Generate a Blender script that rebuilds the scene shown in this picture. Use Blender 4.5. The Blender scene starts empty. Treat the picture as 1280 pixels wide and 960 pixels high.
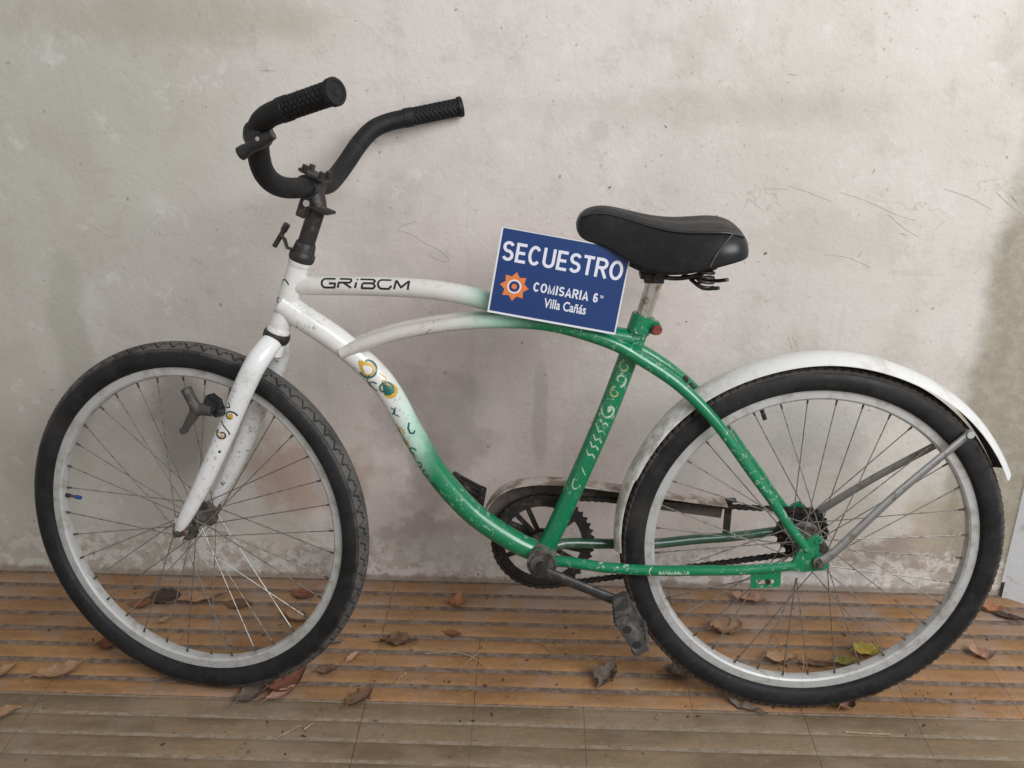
import bpy, bmesh, math, random
import numpy as np
from mathutils import Vector, Matrix, noise
random.seed(7)
C = bpy.context.scene.collection
sc = bpy.context.scene
rad = math.radians

# ------------------------------------------------------------ camera, world, light, exposure
cam = bpy.data.cameras.new('camera')
cam.sensor_width = 36.0
cam.lens = 36.0 * 1232.9 / 1280.0
cam.clip_start = 0.05
cam.clip_end = 60
cam_o = bpy.data.objects.new('camera', cam)
C.objects.link(cam_o)
sc.camera = cam_o
yaw, pitch, roll = -0.0241, 0.3917, -0.0112
fwd = Vector((math.sin(yaw) * math.cos(pitch), math.cos(yaw) * math.cos(pitch), -math.sin(pitch)))
right = Vector((math.cos(yaw), -math.sin(yaw), 0))
down = fwd.cross(right)
r2 = math.cos(roll) * right + math.sin(roll) * down
d2 = -math.sin(roll) * right + math.cos(roll) * down
M = Matrix((r2, -d2, -fwd)).transposed().to_4x4()
M.translation = Vector((0.0057, -1.8478, 1.2349))
cam_o.matrix_world = M

world = bpy.data.worlds.new('World')
sc.world = world
world.use_nodes = True
bg = world.node_tree.nodes['Background']
bg.inputs[0].default_value = (1.0, 0.985, 0.97, 1)
bg.inputs[1].default_value = 0.46

def area(name, loc, target, sx, sy, energy, col):
    l = bpy.data.lights.new(name, 'AREA')
    l.shape = 'RECTANGLE'
    l.size = sx
    l.size_y = sy
    l.energy = energy
    l.color = col
    o = bpy.data.objects.new(name, l)
    C.objects.link(o)
    o.location = loc
    o.rotation_euler = (Vector(target) - Vector(loc)).to_track_quat('-Z', 'Y').to_euler()
    return o
area('gallery_daylight', (1.9, -2.6, 2.6), (0.25, 0, 0.40), 2.4, 1.6, 124, (0.95, 0.98, 1.0))

sc.render.engine = 'CYCLES'
sc.cycles.max_bounces = 6
sc.cycles.diffuse_bounces = 3
sc.cycles.glossy_bounces = 3
sc.view_settings.view_transform = 'Standard'
sc.view_settings.look = 'None'
sc.view_settings.gamma = 1
sc.view_settings.exposure = 0.0
sc.view_settings.use_curve_mapping = False

# ------------------------------------------------------------ node helpers
class NT:
    def __init__(self, name):
        self.m = bpy.data.materials.new(name)
        self.m.use_nodes = True
        self.t = self.m.node_tree
        self.p = self.t.nodes['Principled BSDF']
        self.tc = self.t.nodes.new('ShaderNodeTexCoord')
    def n(self, typ, **kw):
        nd = self.t.nodes.new(typ)
        for k, v in kw.items():
            setattr(nd, k, v)
        return nd
    def put(self, sock, v):
        if isinstance(v, bpy.types.NodeSocket):
            self.t.links.new(v, sock)
        elif isinstance(v, (tuple, list)) and len(v) == 3 and sock.type == 'RGBA':
            sock.default_value = (*v, 1)
        else:
            sock.default_value = v
    def obj(self):
        return self.tc.outputs['Object']
    def mapped(self, scale=(1, 1, 1), loc=(0, 0, 0), rot=(0, 0, 0)):
        m = self.n('ShaderNodeMapping')
        m.inputs['Scale'].default_value = scale
        m.inputs['Location'].default_value = loc
        m.inputs['Rotation'].default_value = rot
        self.t.links.new(self.obj(), m.inputs[0])
        return m.outputs[0]
    def noise(self, scale, detail=4, rough=.55, vec=None, dist=0):
        nd = self.n('ShaderNodeTexNoise')
        nd.inputs['Scale'].default_value = scale
        nd.inputs['Detail'].default_value = detail
        nd.inputs['Roughness'].default_value = rough
        nd.inputs['Distortion'].default_value = dist
        self.t.links.new(vec or self.obj(), nd.inputs['Vector'])
        return nd.outputs['Fac']
    def ramp(self, fac, a, b, lo=0.0, hi=1.0):
        nd = self.n('ShaderNodeMapRange')
        nd.interpolation_type = 'SMOOTHSTEP'
        for i, v in enumerate((fac, a, b, lo, hi)):
            self.put(nd.inputs[i], v)
        return nd.outputs[0]
    def math(self, op, a, b=0.0, c=None):
        nd = self.n('ShaderNodeMath', operation=op)
        self.put(nd.inputs[0], a)
        self.put(nd.inputs[1], b)
        if c is not None:
            self.put(nd.inputs[2], c)
        return nd.outputs[0]
    def mix(self, fac, a, b, blend='MIX'):
        nd = self.n('ShaderNodeMix', data_type='RGBA', blend_type=blend)
        self.put(nd.inputs['Factor'], fac)
        self.put(nd.inputs['A'] if False else nd.inputs[6], a)
        self.put(nd.inputs[7], b)
        return nd.outputs[2]
    def sep(self, vec=None):
        nd = self.n('ShaderNodeSeparateXYZ')
        self.t.links.new(vec or self.obj(), nd.inputs[0])
        return nd.outputs
    def bump(self, h, strength=.3, dist=.002):
        nd = self.n('ShaderNodeBump')
        nd.inputs['Strength'].default_value = strength
        nd.inputs['Distance'].default_value = dist
        self.put(nd.inputs['Height'], h)
        self.put(self.p.inputs['Normal'], nd.outputs[0])
    def out(self, col, rough=.5, metal=0.0, spec=None):
        self.put(self.p.inputs['Base Color'], col)
        self.put(self.p.inputs['Roughness'], rough)
        self.put(self.p.inputs['Metallic'], metal)
        if spec is not None:
            self.p.inputs['Specular IOR Level'].default_value = spec
        return self.m

def simple(name, col, rough=.5, metal=0.0, grime=None, gscale=60, gl=(.55, .7), bump=0, spec=None):
    t = NT(name)
    c = col
    if grime:
        c = t.mix(t.ramp(t.noise(gscale, 5, .65), *gl), col, grime)
    if bump:
        t.bump(t.noise(gscale * 3, 3), bump, .001)
    return t.out(c, rough, metal, spec)

# ------------------------------------------------------------ materials
def wall_material():
    t = NT('stained_plaster')
    x, y, z = t.sep()
    big = t.noise(1.3, 4, .5)
    mid = t.noise(5, 5, .6)
    fine = t.noise(34, 5, .7)
    col = t.mix(t.ramp(big, .38, .66), (.665, .615, .578), (.575, .545, .495))
    # light's shift across the wall put into the colour: pinkish middle, grey-green left
    pk = t.math('MULTIPLY', t.ramp(x, -.75, -.15), t.ramp(x, .75, .2))
    col = t.mix(t.math('MULTIPLY', pk, t.ramp(z, 1.25, .55, .1, .7)), col, (.63, .54, .52))
    gl = t.math('MULTIPLY', t.ramp(t.math('ADD', x, t.math('MULTIPLY', mid, .5)), .0, -.75), .6)
    col = t.mix(gl, col, (.42, .415, .365))
    col = t.mix(t.ramp(mid, .50, .72, 0, .55), col, (.43, .40, .35))
    mot = t.noise(13, 6, .68)
    col = t.mix(t.ramp(mot, .52, .70, 0, .40), col, (.44, .40, .355))
    col = t.mix(t.ramp(mot, .44, .30, 0, .45), col, (.74, .72, .69))
    col = t.mix(t.ramp(mid, .45, .25, 0, .40), col, (.72, .70, .665))
    # vertical run-down streaks
    vs = t.noise(1, 5, .6, t.mapped((22, 1, 1.1)))
    col = t.mix(t.ramp(vs, .56, .80, 0, .26), col, (.40, .37, .33))
    # horizontal rubs
    hs = t.noise(1, 4, .65, t.mapped((3.2, 1, 30)))
    col = t.mix(t.ramp(hs, .62, .78, 0, .34), col, (.36, .33, .29))
    # pits and flecks
    vo = t.n('ShaderNodeTexVoronoi')
    vo.inputs['Scale'].default_value = 26
    t.t.links.new(t.mapped((1, 1, .8)), vo.inputs['Vector'])
    keep = t.ramp(t.noise(7, 2), .47, .60)
    fl = t.math('MULTIPLY', t.ramp(vo.outputs['Distance'], .10, .04), keep)
    col = t.mix(t.math('MULTIPLY', fl, .6), col, (.22, .19, .16))
    sp = t.ramp(t.noise(85, 4, .65), .645, .70)
    col = t.mix(t.math('MULTIPLY', sp, .5), col, (.27, .235, .20))
    ve = t.n('ShaderNodeTexVoronoi', feature='DISTANCE_TO_EDGE')
    ve.inputs['Scale'].default_value = 3.3
    wob = t.n('ShaderNodeVectorMath', operation='MULTIPLY_ADD')
    nt_ = t.n('ShaderNodeTexNoise')
    nt_.inputs['Scale'].default_value = 7
    nt_.inputs['Detail'].default_value = 4
    t.t.links.new(t.obj(), nt_.inputs['Vector'])
    t.t.links.new(nt_.outputs['Color'], wob.inputs[0])
    wob.inputs[1].default_value = (.25, .25, .25)
    t.t.links.new(t.obj(), wob.inputs[2])
    t.t.links.new(wob.outputs[0], ve.inputs['Vector'])
    crk = t.math('MULTIPLY', t.ramp(ve.outputs['Distance'], .005, .0015), t.ramp(t.noise(3.1, 2), .56, .64))
    col = t.mix(t.math('MULTIPLY', crk, .28), col, (.27, .235, .205))
    # stains with a shape of their own: (x, z, rx, rz, colour, strength)
    soft_n = t.math('MULTIPLY_ADD', t.noise(8, 4, .6), 1.7, -.85)
    sharp_n = t.math('MULTIPLY_ADD', t.noise(19, 4, .65), 1.7, -.85)
    def blot(cx, cz, rx, rz, c, k, edge=.55, sc_=9):
        nonlocal col
        nx = soft_n if sc_ < 12 else sharp_n
        dx = t.math('MULTIPLY', t.math('SUBTRACT', x, cx), 1 / rx)
        dz = t.math('MULTIPLY', t.math('SUBTRACT', z, cz), 1 / rz)
        d = t.math('SQRT', t.math('ADD', t.math('MULTIPLY', dx, dx), t.math('MULTIPLY', dz, dz)))
        d = t.math('ADD', d, nx)
        col = t.mix(t.ramp(d, 1.0, 1.0 - edge, 0, k), col, c)
    blot(-.20, .37, .14, .20, (.34, .295, .285), .62)
    blot(-.21, .27, .06, .15, (.26, .225, .22), .55)
    blot(.02, .40, .022, .17, (.40, .355, .33), .45)
    blot(.33, .30, .035, .12, (.44, .40, .38), .4)
    blot(-.93, .55, .05, .30, (.36, .345, .30), .45)
    blot(-.30, .78, .16, .10, (.50, .44, .42), .35)
    blot(.55, .78, .22, .07, (.50, .47, .42), .45, .5, 16)
    blot(-.72, .36, .09, .18, (.30, .275, .26), .7)
    blot(-.60, .36, .05, .16, (.30, .275, .265), .4)
    blot(-.46, .26, .15, .12, (.42, .27, .20), .65)
    blot(-.42, .24, .05, .07, (.50, .46, .43), .6, .3, 20)
    blot(-.46, .045, .07, .035, (.27, .24, .215), .75, .2, 14)
    blot(-.55, .09, .18, .05, (.62, .56, .50), .5)
    blot(-.20, .10, .16, .07, (.30, .265, .25), .45, .3, 22)
    blot(.05, .07, .5, .07, (.64, .61, .58), .6)
    blot(.42, .38, .30, .18, (.62, .605, .58), .55)
    blot(.60, .42, .14, .16, (.46, .44, .41), .5, .5, 16)
    blot(.80, .08, .16, .075, (.27, .20, .16), .75, .4, 18)
    blot(.87, .16, .10, .11, (.44, .37, .28), .75, .5)
    blot(.72, .03, .30, .035, (.66, .64, .62), .7, .3, 16)
    blot(.62, .12, .12, .05, (.62, .56, .50), .6, .4, 18)
    blot(.30, 1.02, .50, .05, (.40, .375, .32), .3, .8, 5)
    blot(-.65, 1.16, .40, .07, (.38, .345, .26), .5, .8, 6)
    # damp olive strip by the corner
    ol = t.ramp(t.math('ADD', t.math('ADD', x, t.math('MULTIPLY', t.ramp(z, .55, 1.2), -.02)), t.math('MULTIPLY_ADD', mid, .16, -.08)), .845, .905)
    olk = t.math('MULTIPLY', ol, t.ramp(z, 1.4, .75, .30, .92))
    col = t.mix(olk, col, t.mix(t.ramp(fine, .4, .65), (.30, .268, .205), (.38, .345, .275)))
    # crumbling, salt-eaten foot of the wall
    ft = t.math('ADD', t.math('MULTIPLY', z, 5.5), t.math('MULTIPLY_ADD', t.noise(14, 6, .7), 1.9, -1.0))
    col = t.mix(t.math('MULTIPLY', t.ramp(ft, .60, .25), t.ramp(t.noise(3.7, 3), .36, .62, .25, .72)), col, t.mix(t.ramp(fine, .46, .54), (.42, .345, .30), (.72, .69, .66)))
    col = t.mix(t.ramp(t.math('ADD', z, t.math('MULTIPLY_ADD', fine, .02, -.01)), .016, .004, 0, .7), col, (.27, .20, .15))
    h = t.math('ADD', t.math('MULTIPLY', t.noise(26, 6, .65), 1.0), t.math('MULTIPLY', t.noise(120, 3, .6), .35))
    h = t.math('SUBTRACT', h, t.math('MULTIPLY', fl, .4))
    t.bump(h, .5, .004)
    return t.out(col, .88, 0, .25)

def tile_material(name, ca, cb, dust, dk, seed):
    t = NT(name)
    oi = t.n('ShaderNodeObjectInfo')
    geo = t.n('ShaderNodeNewGeometry')
    x, y, z = t.sep(geo.outputs['Position'])
    pos = geo.outputs['Position']
    col = t.mix(oi.outputs['Random'], ca, cb)
    st = t.n('ShaderNodeMapping')
    st.inputs['Scale'].default_value = (5, 16, 5)
    t.t.links.new(pos, st.inputs[0])
    n1 = t.noise(1, 5, .6, st.outputs[0])
    col = t.mix(t.ramp(n1, .36, .68, 0, .85), col, tuple(c * .56 for c in ca))
    n2 = t.noise(6, 5, .65, pos)
    nw = t.ramp(y, -.22, -.02, 0, .8)
    n4 = t.noise(70, 6, .75, pos)
    col = t.mix(t.ramp(n4, .50, .66, 0, .5), col, tuple(c * .6 for c in dust))
    col = t.mix(t.ramp(n4, .47, .34, 0, .35), col, tuple(min(1, c * 1.35) for c in ca))
    dd = t.math('ADD', t.ramp(n2, .46, .70, 0, dk), t.math('MULTIPLY', nw, t.ramp(n2, .35, .6)))
    col = t.mix(dd, col, dust)
    n3 = t.noise(240, 2, .6, pos)
    col = t.mix(t.ramp(n3, .66, .74, 0, .4), col, (.10, .08, .065))
    t.bump(t.noise(130, 4, .7, pos), .35, .0012)
    return t.out(col, t.ramp(n2, .3, .7, .55, .85), 0, .3)

def grout_material(name, ca, cb):
    t = NT(name)
    geo = t.n('ShaderNodeNewGeometry')
    n = t.noise(55, 6, .75, geo.outputs['Position'])
    col = t.mix(t.ramp(n, .38, .62), ca, cb)
    t.bump(t.noise(260, 3, .7, geo.outputs['Position']), .6, .002)
    return t.out(col, .95, 0, .1)

WHITE, GREEN = (.72, .71, .69), (.001, .175, .074)
def paint_material(name, a=None, b=None, base=None, chipk=.5, whitish=WHITE):
    """frame enamel; a, b: bike-length positions where white starts to turn green / is green"""
    t = NT(name)
    x, y, z = t.sep()
    if base is None:
        nz = t.math('MULTIPLY_ADD', t.noise(26, 3), .03, -.015)
        f = t.ramp(t.math('ADD', x, nz), -a, -b)
        col = t.mix(f, whitish, t.mix(t.ramp(f, .35, 1.0), (.20, .60, .44), GREEN))
        isg = t.ramp(f, .4, .8)
    else:
        col = base
        isg = 1.0 if base == GREEN else 0.0
    # chips along the tubes: pale primer on green, brown metal on white
    ch = t.noise(110, 5, .75, dist=.6)
    big = t.ramp(t.noise(13, 3), .42, .58)
    chips = t.math('MULTIPLY', t.ramp(ch, .575, .615), big)
    col = t.mix(t.math('MULTIPLY', chips, chipk), col, t.mix(isg, (.13, .085, .06), (.45, .50, .45)))
    g = t.ramp(t.noise(38, 5, .7), .50, .74, 0, .42)
    col = t.mix(g, col, t.mix(isg, (.36, .32, .27), (.03, .10, .05)))
    rough = t.ramp(t.noise(30, 3), .3, .7, .20, .36)
    t.p.inputs['Coat Weight'].default_value = .35
    t.p.inputs['Coat Roughness'].default_value = .10
    return t.out(col, rough, 0, .5)

def rubber_material(name, tread_dust):
    t = NT(name)
    x, y, z = t.sep()
    r = t.math('SQRT', t.math('ADD', t.math('MULTIPLY', x, x), t.math('MULTIPLY', z, z)))
    n = t.noise(24, 5, .65)
    f = t.noise(120, 3, .7)
    col = t.mix(t.ramp(n, .35, .7), (.009, .0095, .0105), (.020, .020, .021))
    edge = t.ramp(t.math('ADD', r, t.math('MULTIPLY_ADD', n, .012, -.006)), .3125, .3205)
    ga = t.n('ShaderNodeAttribute', attribute_name='groove')
    edge = t.math('MULTIPLY', edge, t.math('SUBTRACT', 1.0, ga.outputs['Fac']))
    col = t.mix(t.math('MULTIPLY', edge, t.ramp(n, .30, .58, .40, 1.0)), col, tread_dust)
    col = t.mix(t.ramp(f, .58, .75, 0, .35), col, (.075, .068, .062))
    col = t.mix(t.ramp(t.noise(9, 4, .6), .5, .72, 0, .35), col, (.05, .046, .043))
    t.bump(f, .25, .0006)
    return t.out(col, t.ramp(n, .3, .7, .50, .75), 0, .28)

MAT = {}
MAT['wall'] = wall_material()
MAT['white_wall'] = simple('limewash', (.70, .72, .74), .9, 0, (.42, .40, .36), 18, (.52, .66), .9)
MAT['orange_tile'] = tile_material('ochre_tile', (.36, .190, .080), (.29, .155, .070), (.30, .215, .165), .70, 1)
MAT['tan_tile'] = tile_material('tan_tile', (.235, .163, .098), (.205, .145, .090), (.255, .195, .142), .6, 2)
MAT['dark_grout'] = grout_material('dirt_grout', (.135, .098, .078), (.235, .178, .142))
MAT['pale_grout'] = grout_material('pale_grout', (.22, .168, .118), (.30, .24, .18))
MAT['head_white'] = paint_material('white_enamel', base=WHITE, chipk=.55)
MAT['fork_white'] = paint_material('white_fork_enamel', base=(.74, .745, .74), chipk=.85)
MAT['top_fade'] = paint_material('top_tube_fade', .62, .525, chipk=.25, whitish=(.60, .575, .55))
MAT['twin_fade'] = paint_material('twin_tube_fade', .64, .47, chipk=.8, whitish=(.56, .525, .50))
MAT['down_fade'] = paint_material('down_tube_fade', .735, .64, chipk=.6)
MAT['green'] = paint_material('green_enamel', base=GREEN, chipk=.9)
MAT['dull_green'] = paint_material('dark_green_enamel', base=(.022, .075, .045), chipk=.3)  # darker, duller green for the far chain stay
MAT['tyre_a'] = rubber_material('front_rubber', (.105, .097, .090))
MAT['tyre_b'] = rubber_material('rear_rubber', (.070, .058, .052))
MAT['rim'] = simple('dull_alloy', (.50, .50, .495), .52, .3, (.36, .335, .30), 45, (.46, .70))
MAT['spoke'] = simple('spoke_steel', (.30, .29, .275), .42, .75, (.16, .13, .10), 90, (.5, .65))
MAT['dark_nipple'] = simple('nipple_brass', (.10, .085, .07), .5, .6)
MAT['hub'] = simple('greasy_steel', (.17, .16, .15), .5, .6, (.07, .055, .045), 60, (.45, .6))
MAT['rust'] = simple('rusty_steel', (.085, .062, .050), .75, .35, (.13, .068, .042), 90, (.48, .6), .4)
MAT['black_rust'] = simple('worn_black_steel', (.035, .032, .031), .5, .4, (.11, .085, .065), 80, (.52, .68), .2)
MAT['chain'] = simple('oily_chain', (.020, .017, .016), .6, .3, (.05, .038, .03), 120, (.5, .65))
MAT['ring'] = simple('dirty_black_steel', (.020, .017, .017), .6, .3, (.06, .045, .038), 60, (.5, .65))
MAT['crank'] = simple('black_crank', (.045, .044, .044), .38, .45, (.10, .085, .075), 70, (.5, .66))
MAT['foam'] = simple('black_bar_sleeve', (.009, .0093, .0103), .62, 0, (.017, .016, .0155), 60, (.45, .65), .25, .3)
MAT['grip'] = simple('black_grip_rubber', (.008, .0082, .009), .60, 0, (.022, .020, .019), 70, (.55, .7), 0, .3)
MAT['black_plastic'] = simple('black_plastic', (.016, .016, .017), .38, 0, (.05, .045, .04), 70, (.55, .7))
MAT['brake'] = simple('greyed_plastic', (.055, .048, .045), .6, 0, (.12, .10, .09), 70, (.5, .68))
MAT['vinyl'] = simple('black_vinyl', (.0075, .008, .0095), .36, 0, (.015, .015, .016), 45, (.45, .7), .12, .4)
MAT['vinyl_top'] = simple('scuffed_vinyl_top', (.010, .0105, .0115), .52, 0, (.032, .031, .031), 50, (.45, .65), .5, .4)
MAT['chrome'] = simple('seat_post_chrome', (.62, .60, .56), .25, .9, (.28, .22, .16), 70, (.5, .7))
def fender_material():
    t = NT('white_fender_enamel')
    x, y, z = t.sep()
    n = t.noise(28, 5, .7)
    col = t.mix(t.ramp(n, .50, .75, 0, .6), (.66, .655, .64), (.45, .39, .34))
    sc_ = t.math('MULTIPLY', t.ramp(x, -.12, -.30), t.ramp(t.noise(46, 6, .75, t.mapped((1, 1, .45))), .42, .60))
    col = t.mix(t.math('MULTIPLY', sc_, .8), col, (.33, .275, .235))
    return t.out(col, t.ramp(n, .3, .7, .30, .5), 0, .5)
MAT['fender'] = fender_material()
MAT['rusty_white'] = simple('rusty_white', (.60, .57, .53), .5, 0, (.13, .075, .05), 70, (.42, .52))
MAT['shell'] = simple('dusty_green_shell', (.055, .105, .065), .55, 0, (.17, .145, .12), 55, (.40, .58))
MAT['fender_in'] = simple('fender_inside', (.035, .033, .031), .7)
MAT['stay'] = simple('stay_steel', (.25, .245, .24), .45, .6, (.15, .13, .11), 60, (.5, .7))
MAT['zinc'] = simple('zinc_tab', (.55, .57, .58), .4, .5)
MAT['guard'] = simple('old_guard_enamel', (.40, .355, .32), .6, 0, (.19, .135, .105), 40, (.42, .62))
MAT['guard_in'] = simple('guard_inside', (.105, .085, .074), .7, 0, (.05, .04, .035), 40, (.45, .65))  # darker tone for the inner faces of the guard
MAT['pedal'] = simple('dusty_pedal', (.050, .046, .044), .7, 0, (.155, .14, .128), 45, (.45, .68), .5)
MAT['pedal_dark'] = simple('pedal_dark', (.018, .017, .017), .6)
MAT['red'] = simple('red_rust_cap', (.22, .035, .025), .6, 0, (.10, .03, .02), 120, (.5, .6))
MAT['blue_cap'] = simple('blue_valve_cap', (.012, .06, .22), .45)
MAT['card'] = simple('white_card', (.66, .66, .70), .45)
MAT['navy'] = simple('navy_print', (.0040, .030, .135), .38, 0, (.0045, .034, .148), 8, (.4, .6))
MAT['ink_white'] = simple('white_print', (.66, .66, .74), .4)
MAT['ink_orange'] = simple('orange_print', (.70, .165, .035), .4, 0, (.62, .20, .05), 120, (.4, .6))
MAT['ink_navy'] = simple('dark_print', (.018, .025, .11), .4)
MAT['decal_black'] = simple('decal_black', (.008, .010, .010), .35)
MAT['decal_teal'] = simple('decal_teal', (.01, .10, .085), .35)
MAT['decal_gold'] = simple('decal_gold', (.55, .33, .035), .4)
MAT['decal_pale'] = simple('decal_pale', (.40, .52, .40), .4, 0, (.05, .22, .11), 160, (.5, .6))
MAT['decal_gilt'] = simple('decal_gilt', (.33, .38, .16), .4, 0, (.03, .20, .07), 160, (.5, .6))
MAT['mark'] = simple('wall_mark', (.19, .16, .14), .9, 0, (.40, .36, .32), 300, (.45, .6))
MAT['mark_soft'] = simple('wall_mark_soft', (.36, .325, .285), .9, 0, (.5, .47, .43), 150, (.45, .6))
MAT['mark_red'] = simple('wall_mark_red', (.20, .10, .08), .9)

# ------------------------------------------------------------ object helpers
def tag(o, label=None, cat=None, group=None, kind=None):
    for k, v in (('label', label), ('category', cat), ('group', group), ('kind', kind)):
        if v:
            o[k] = v
    return o
def empty(name, parent=None):
    o = bpy.data.objects.new(name, None)
    o.empty_display_size = .05
    C.objects.link(o)
    o.parent = parent
    return o
def mesh_obj(name, verts, faces, mats, parent=None, smooth=True, fm=None):
    me = bpy.data.meshes.new(name)
    me.from_pydata([tuple(v) for v in verts], [], faces)
    for m in (mats if isinstance(mats, (list, tuple)) else [mats]):
        me.materials.append(MAT[m] if isinstance(m, str) else m)
    if smooth:
        me.polygons.foreach_set('use_smooth', [True] * len(me.polygons))
    if fm is not None:
        me.polygons.foreach_set('material_index', fm)
    me.update()
    o = bpy.data.objects.new(name, me)
    C.objects.link(o)
    o.parent = parent
    return o
def smooth_angle(o, deg=40):
    try:
        o.data.set_sharp_from_angle(angle=rad(deg))
    except Exception:
        pass
    return o

class Geo:
    """collects shapes that make up ONE part"""
    def __init__(self):
        self.v, self.f, self.m = [], [], []
    def add(self, verts, faces, mi=0):
        b = len(self.v)
        self.v += [Vector(p) for p in verts]
        self.f += [tuple(i + b for i in f) for f in faces]
        self.m += [mi] * len(faces)
        return self
    def obj(self, name, mats, parent=None, deg=40):
        o = mesh_obj(name, self.v, self.f, mats, parent, True, self.m)
        return smooth_angle(o, deg)
    def box(self, c, ax, ay, az, sx, sy, sz, bev=.12, mi=0):
        """bevelled box: centre, three axes, full sizes"""
        bm = bmesh.new()
        bmesh.ops.create_cube(bm, size=1)
        for v in bm.verts:
            v.co = Vector((v.co.x * sx, v.co.y * sy, v.co.z * sz))
        if bev:
            bmesh.ops.bevel(bm, geom=bm.edges[:], offset=min(sx, sy, sz) * bev, segments=2, affect='EDGES')
        A = Matrix((Vector(ax).normalized(), Vector(ay).normalized(), Vector(az).normalized())).transposed()
        bm.verts.index_update()
        self.add([A @ v.co + Vector(c) for v in bm.verts], [[v.index for v in f.verts] for f in bm.faces], mi)
        bm.free()
        return self
    def cyl(self, a, b, r, r2=None, n=16, mi=0, cap=True):
        a, b = Vector(a), Vector(b)
        r2 = r if r2 is None else r2
        T = (b - a).normalized()
        X = T.orthogonal().normalized()
        Y = T.cross(X)
        vs = []
        for p, rr in ((a, r), (b, r2)):
            vs += [p + rr * (math.cos(2 * math.pi * i / n) * X + math.sin(2 * math.pi * i / n) * Y) for i in range(n)]
        fs = [(i, (i + 1) % n, n + (i + 1) % n, n + i) for i in range(n)]
        if cap:
            fs += [tuple(range(n))[::-1], tuple(range(n, 2 * n))]
        return self.add(vs, fs, mi)
    def lathe(self, c, axis, prof, n=32, mi=0):
        """prof: list of (along axis, radius)"""
        T = Vector(axis).normalized()
        X = T.orthogonal().normalized()
        Y = T.cross(X)
        vs, fs = [], []
        for h, r in prof:
            vs += [Vector(c) + T * h + r * (math.cos(2 * math.pi * i / n) * X + math.sin(2 * math.pi * i / n) * Y) for i in range(n)]
        for k in range(len(prof) - 1):
            fs += [(k * n + i, k * n + (i + 1) % n, (k + 1) * n + (i + 1) % n, (k + 1) * n + i) for i in range(n)]
        return self.add(vs, fs, mi)
    def tube(self, T, n=20, mi=0, cap=True):
        vs, fs = T.rings(n)
        k = len(T.p)
        fs = list(fs)
        if cap:
            fs += [tuple(range(n))[::-1], tuple(range((k - 1) * n, k * n))]
        return self.add(vs, fs, mi)

class Tube:
    """a swept tube through control points; near = direction the surface angle is measured from"""
    def __init__(self, pts, r, step=.008, near=Vector((0, -1, 0)), flat=None):
        P = [Vector(p) for p in pts]
        R = r if isinstance(r, (list, tuple)) else [r] * len(P)
        self.p, self.r = [], []
        for i in range(len(P) - 1):
            p0 = P[i - 1] if i else P[0] * 2 - P[1]
            p3 = P[i + 2] if i + 2 < len(P) else P[-1] * 2 - P[-2]
            p1, p2 = P[i], P[i + 1]
            k = max(1, int((p2 - p1).length / step))
            for j in range(k + (1 if i == len(P) - 2 else 0)):
                t = j / k
                self.p.append(.5 * ((2 * p1) + (p2 - p0) * t + (2 * p0 - 5 * p1 + 4 * p2 - p3) * t * t + (3 * p1 - p0 - 3 * p2 + p3) * t ** 3))
                self.r.append(R[i] + (R[i + 1] - R[i]) * t)
        self.flat = flat or (1.0, 1.0)
        self.near = near
        self.s = [0]
        for a, b in zip(self.p, self.p[1:]):
            self.s.append(self.s[-1] + (b - a).length)
        self.T, self.N, self.B = [], [], []
        for i in range(len(self.p)):
            a, b = self.p[max(0, i - 1)], self.p[min(len(self.p) - 1, i + 1)]
            T = (b - a).normalized()
            N = near - T * near.dot(T)
            if N.length < .25 and self.N:
                N = self.N[-1] - T * self.N[-1].dot(T)
            N.normalize()
            self.T.append(T)
            self.N.append(N)
            self.B.append(N.cross(T))
    def rings(self, n):
        vs = []
        for p, r, N, B in zip(self.p, self.r, self.N, self.B):
            for i in range(n):
                a = 2 * math.pi * i / n
                vs.append(p + r * (self.flat[0] * math.cos(a) * N + self.flat[1] * math.sin(a) * B))
        fs = [(k * n + i, k * n + (i + 1) % n, (k + 1) * n + (i + 1) % n, (k + 1) * n + i) for k in range(len(self.p) - 1) for i in range(n)]
        return vs, fs
    def surf(self, s, h, off=.0004):
        """point on the surface: s along, h round the tube (metres, 0 = near side)"""
        s = min(max(s, 0), self.s[-1] - 1e-6)
        i = 0
        while self.s[i + 1] < s:
            i += 1
        t = (s - self.s[i]) / (self.s[i + 1] - self.s[i])
        L_ = lambda q: q[i] * (1 - t) + q[i + 1] * t
        r = L_(self.r)
        a = h / r
        return L_(self.p) + (r + off) * (self.flat[0] * math.cos(a) * L_(self.N) + self.flat[1] * math.sin(a) * L_(self.B))
    def stroke(self, g, pts, width, mi=0, off=.0004):
        """ribbon of printed colour laid on the tube"""
        q = [Vector((a, b)) for a, b in pts]
        dense = []
        for a, b in zip(q, q[1:]):
            k = max(1, int((b - a).length / .0015))
            dense += [a + (b - a) * j / k for j in range(k)]
        dense.append(q[-1])
        vs = []
        for i, p in enumerate(dense):
            d = dense[min(i + 1, len(dense) - 1)] - dense[max(i - 1, 0)]
            if d.length < 1e-9:
                d = Vector((1, 0))
            d.normalize()
            wd = width(i / max(1, len(dense) - 1)) if callable(width) else width
            nn = Vector((-d.y, d.x)) * wd / 2
            vs += [self.surf(*(p + nn), off), self.surf(*p, off + .0001), self.surf(*(p - nn), off)]
        fs = []
        for i in range(len(dense) - 1):
            fs += [(3 * i, 3 * i + 1, 3 * i + 4, 3 * i + 3), (3 * i + 1, 3 * i + 2, 3 * i + 5, 3 * i + 4)]
        g.add(vs, fs, mi)

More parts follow.
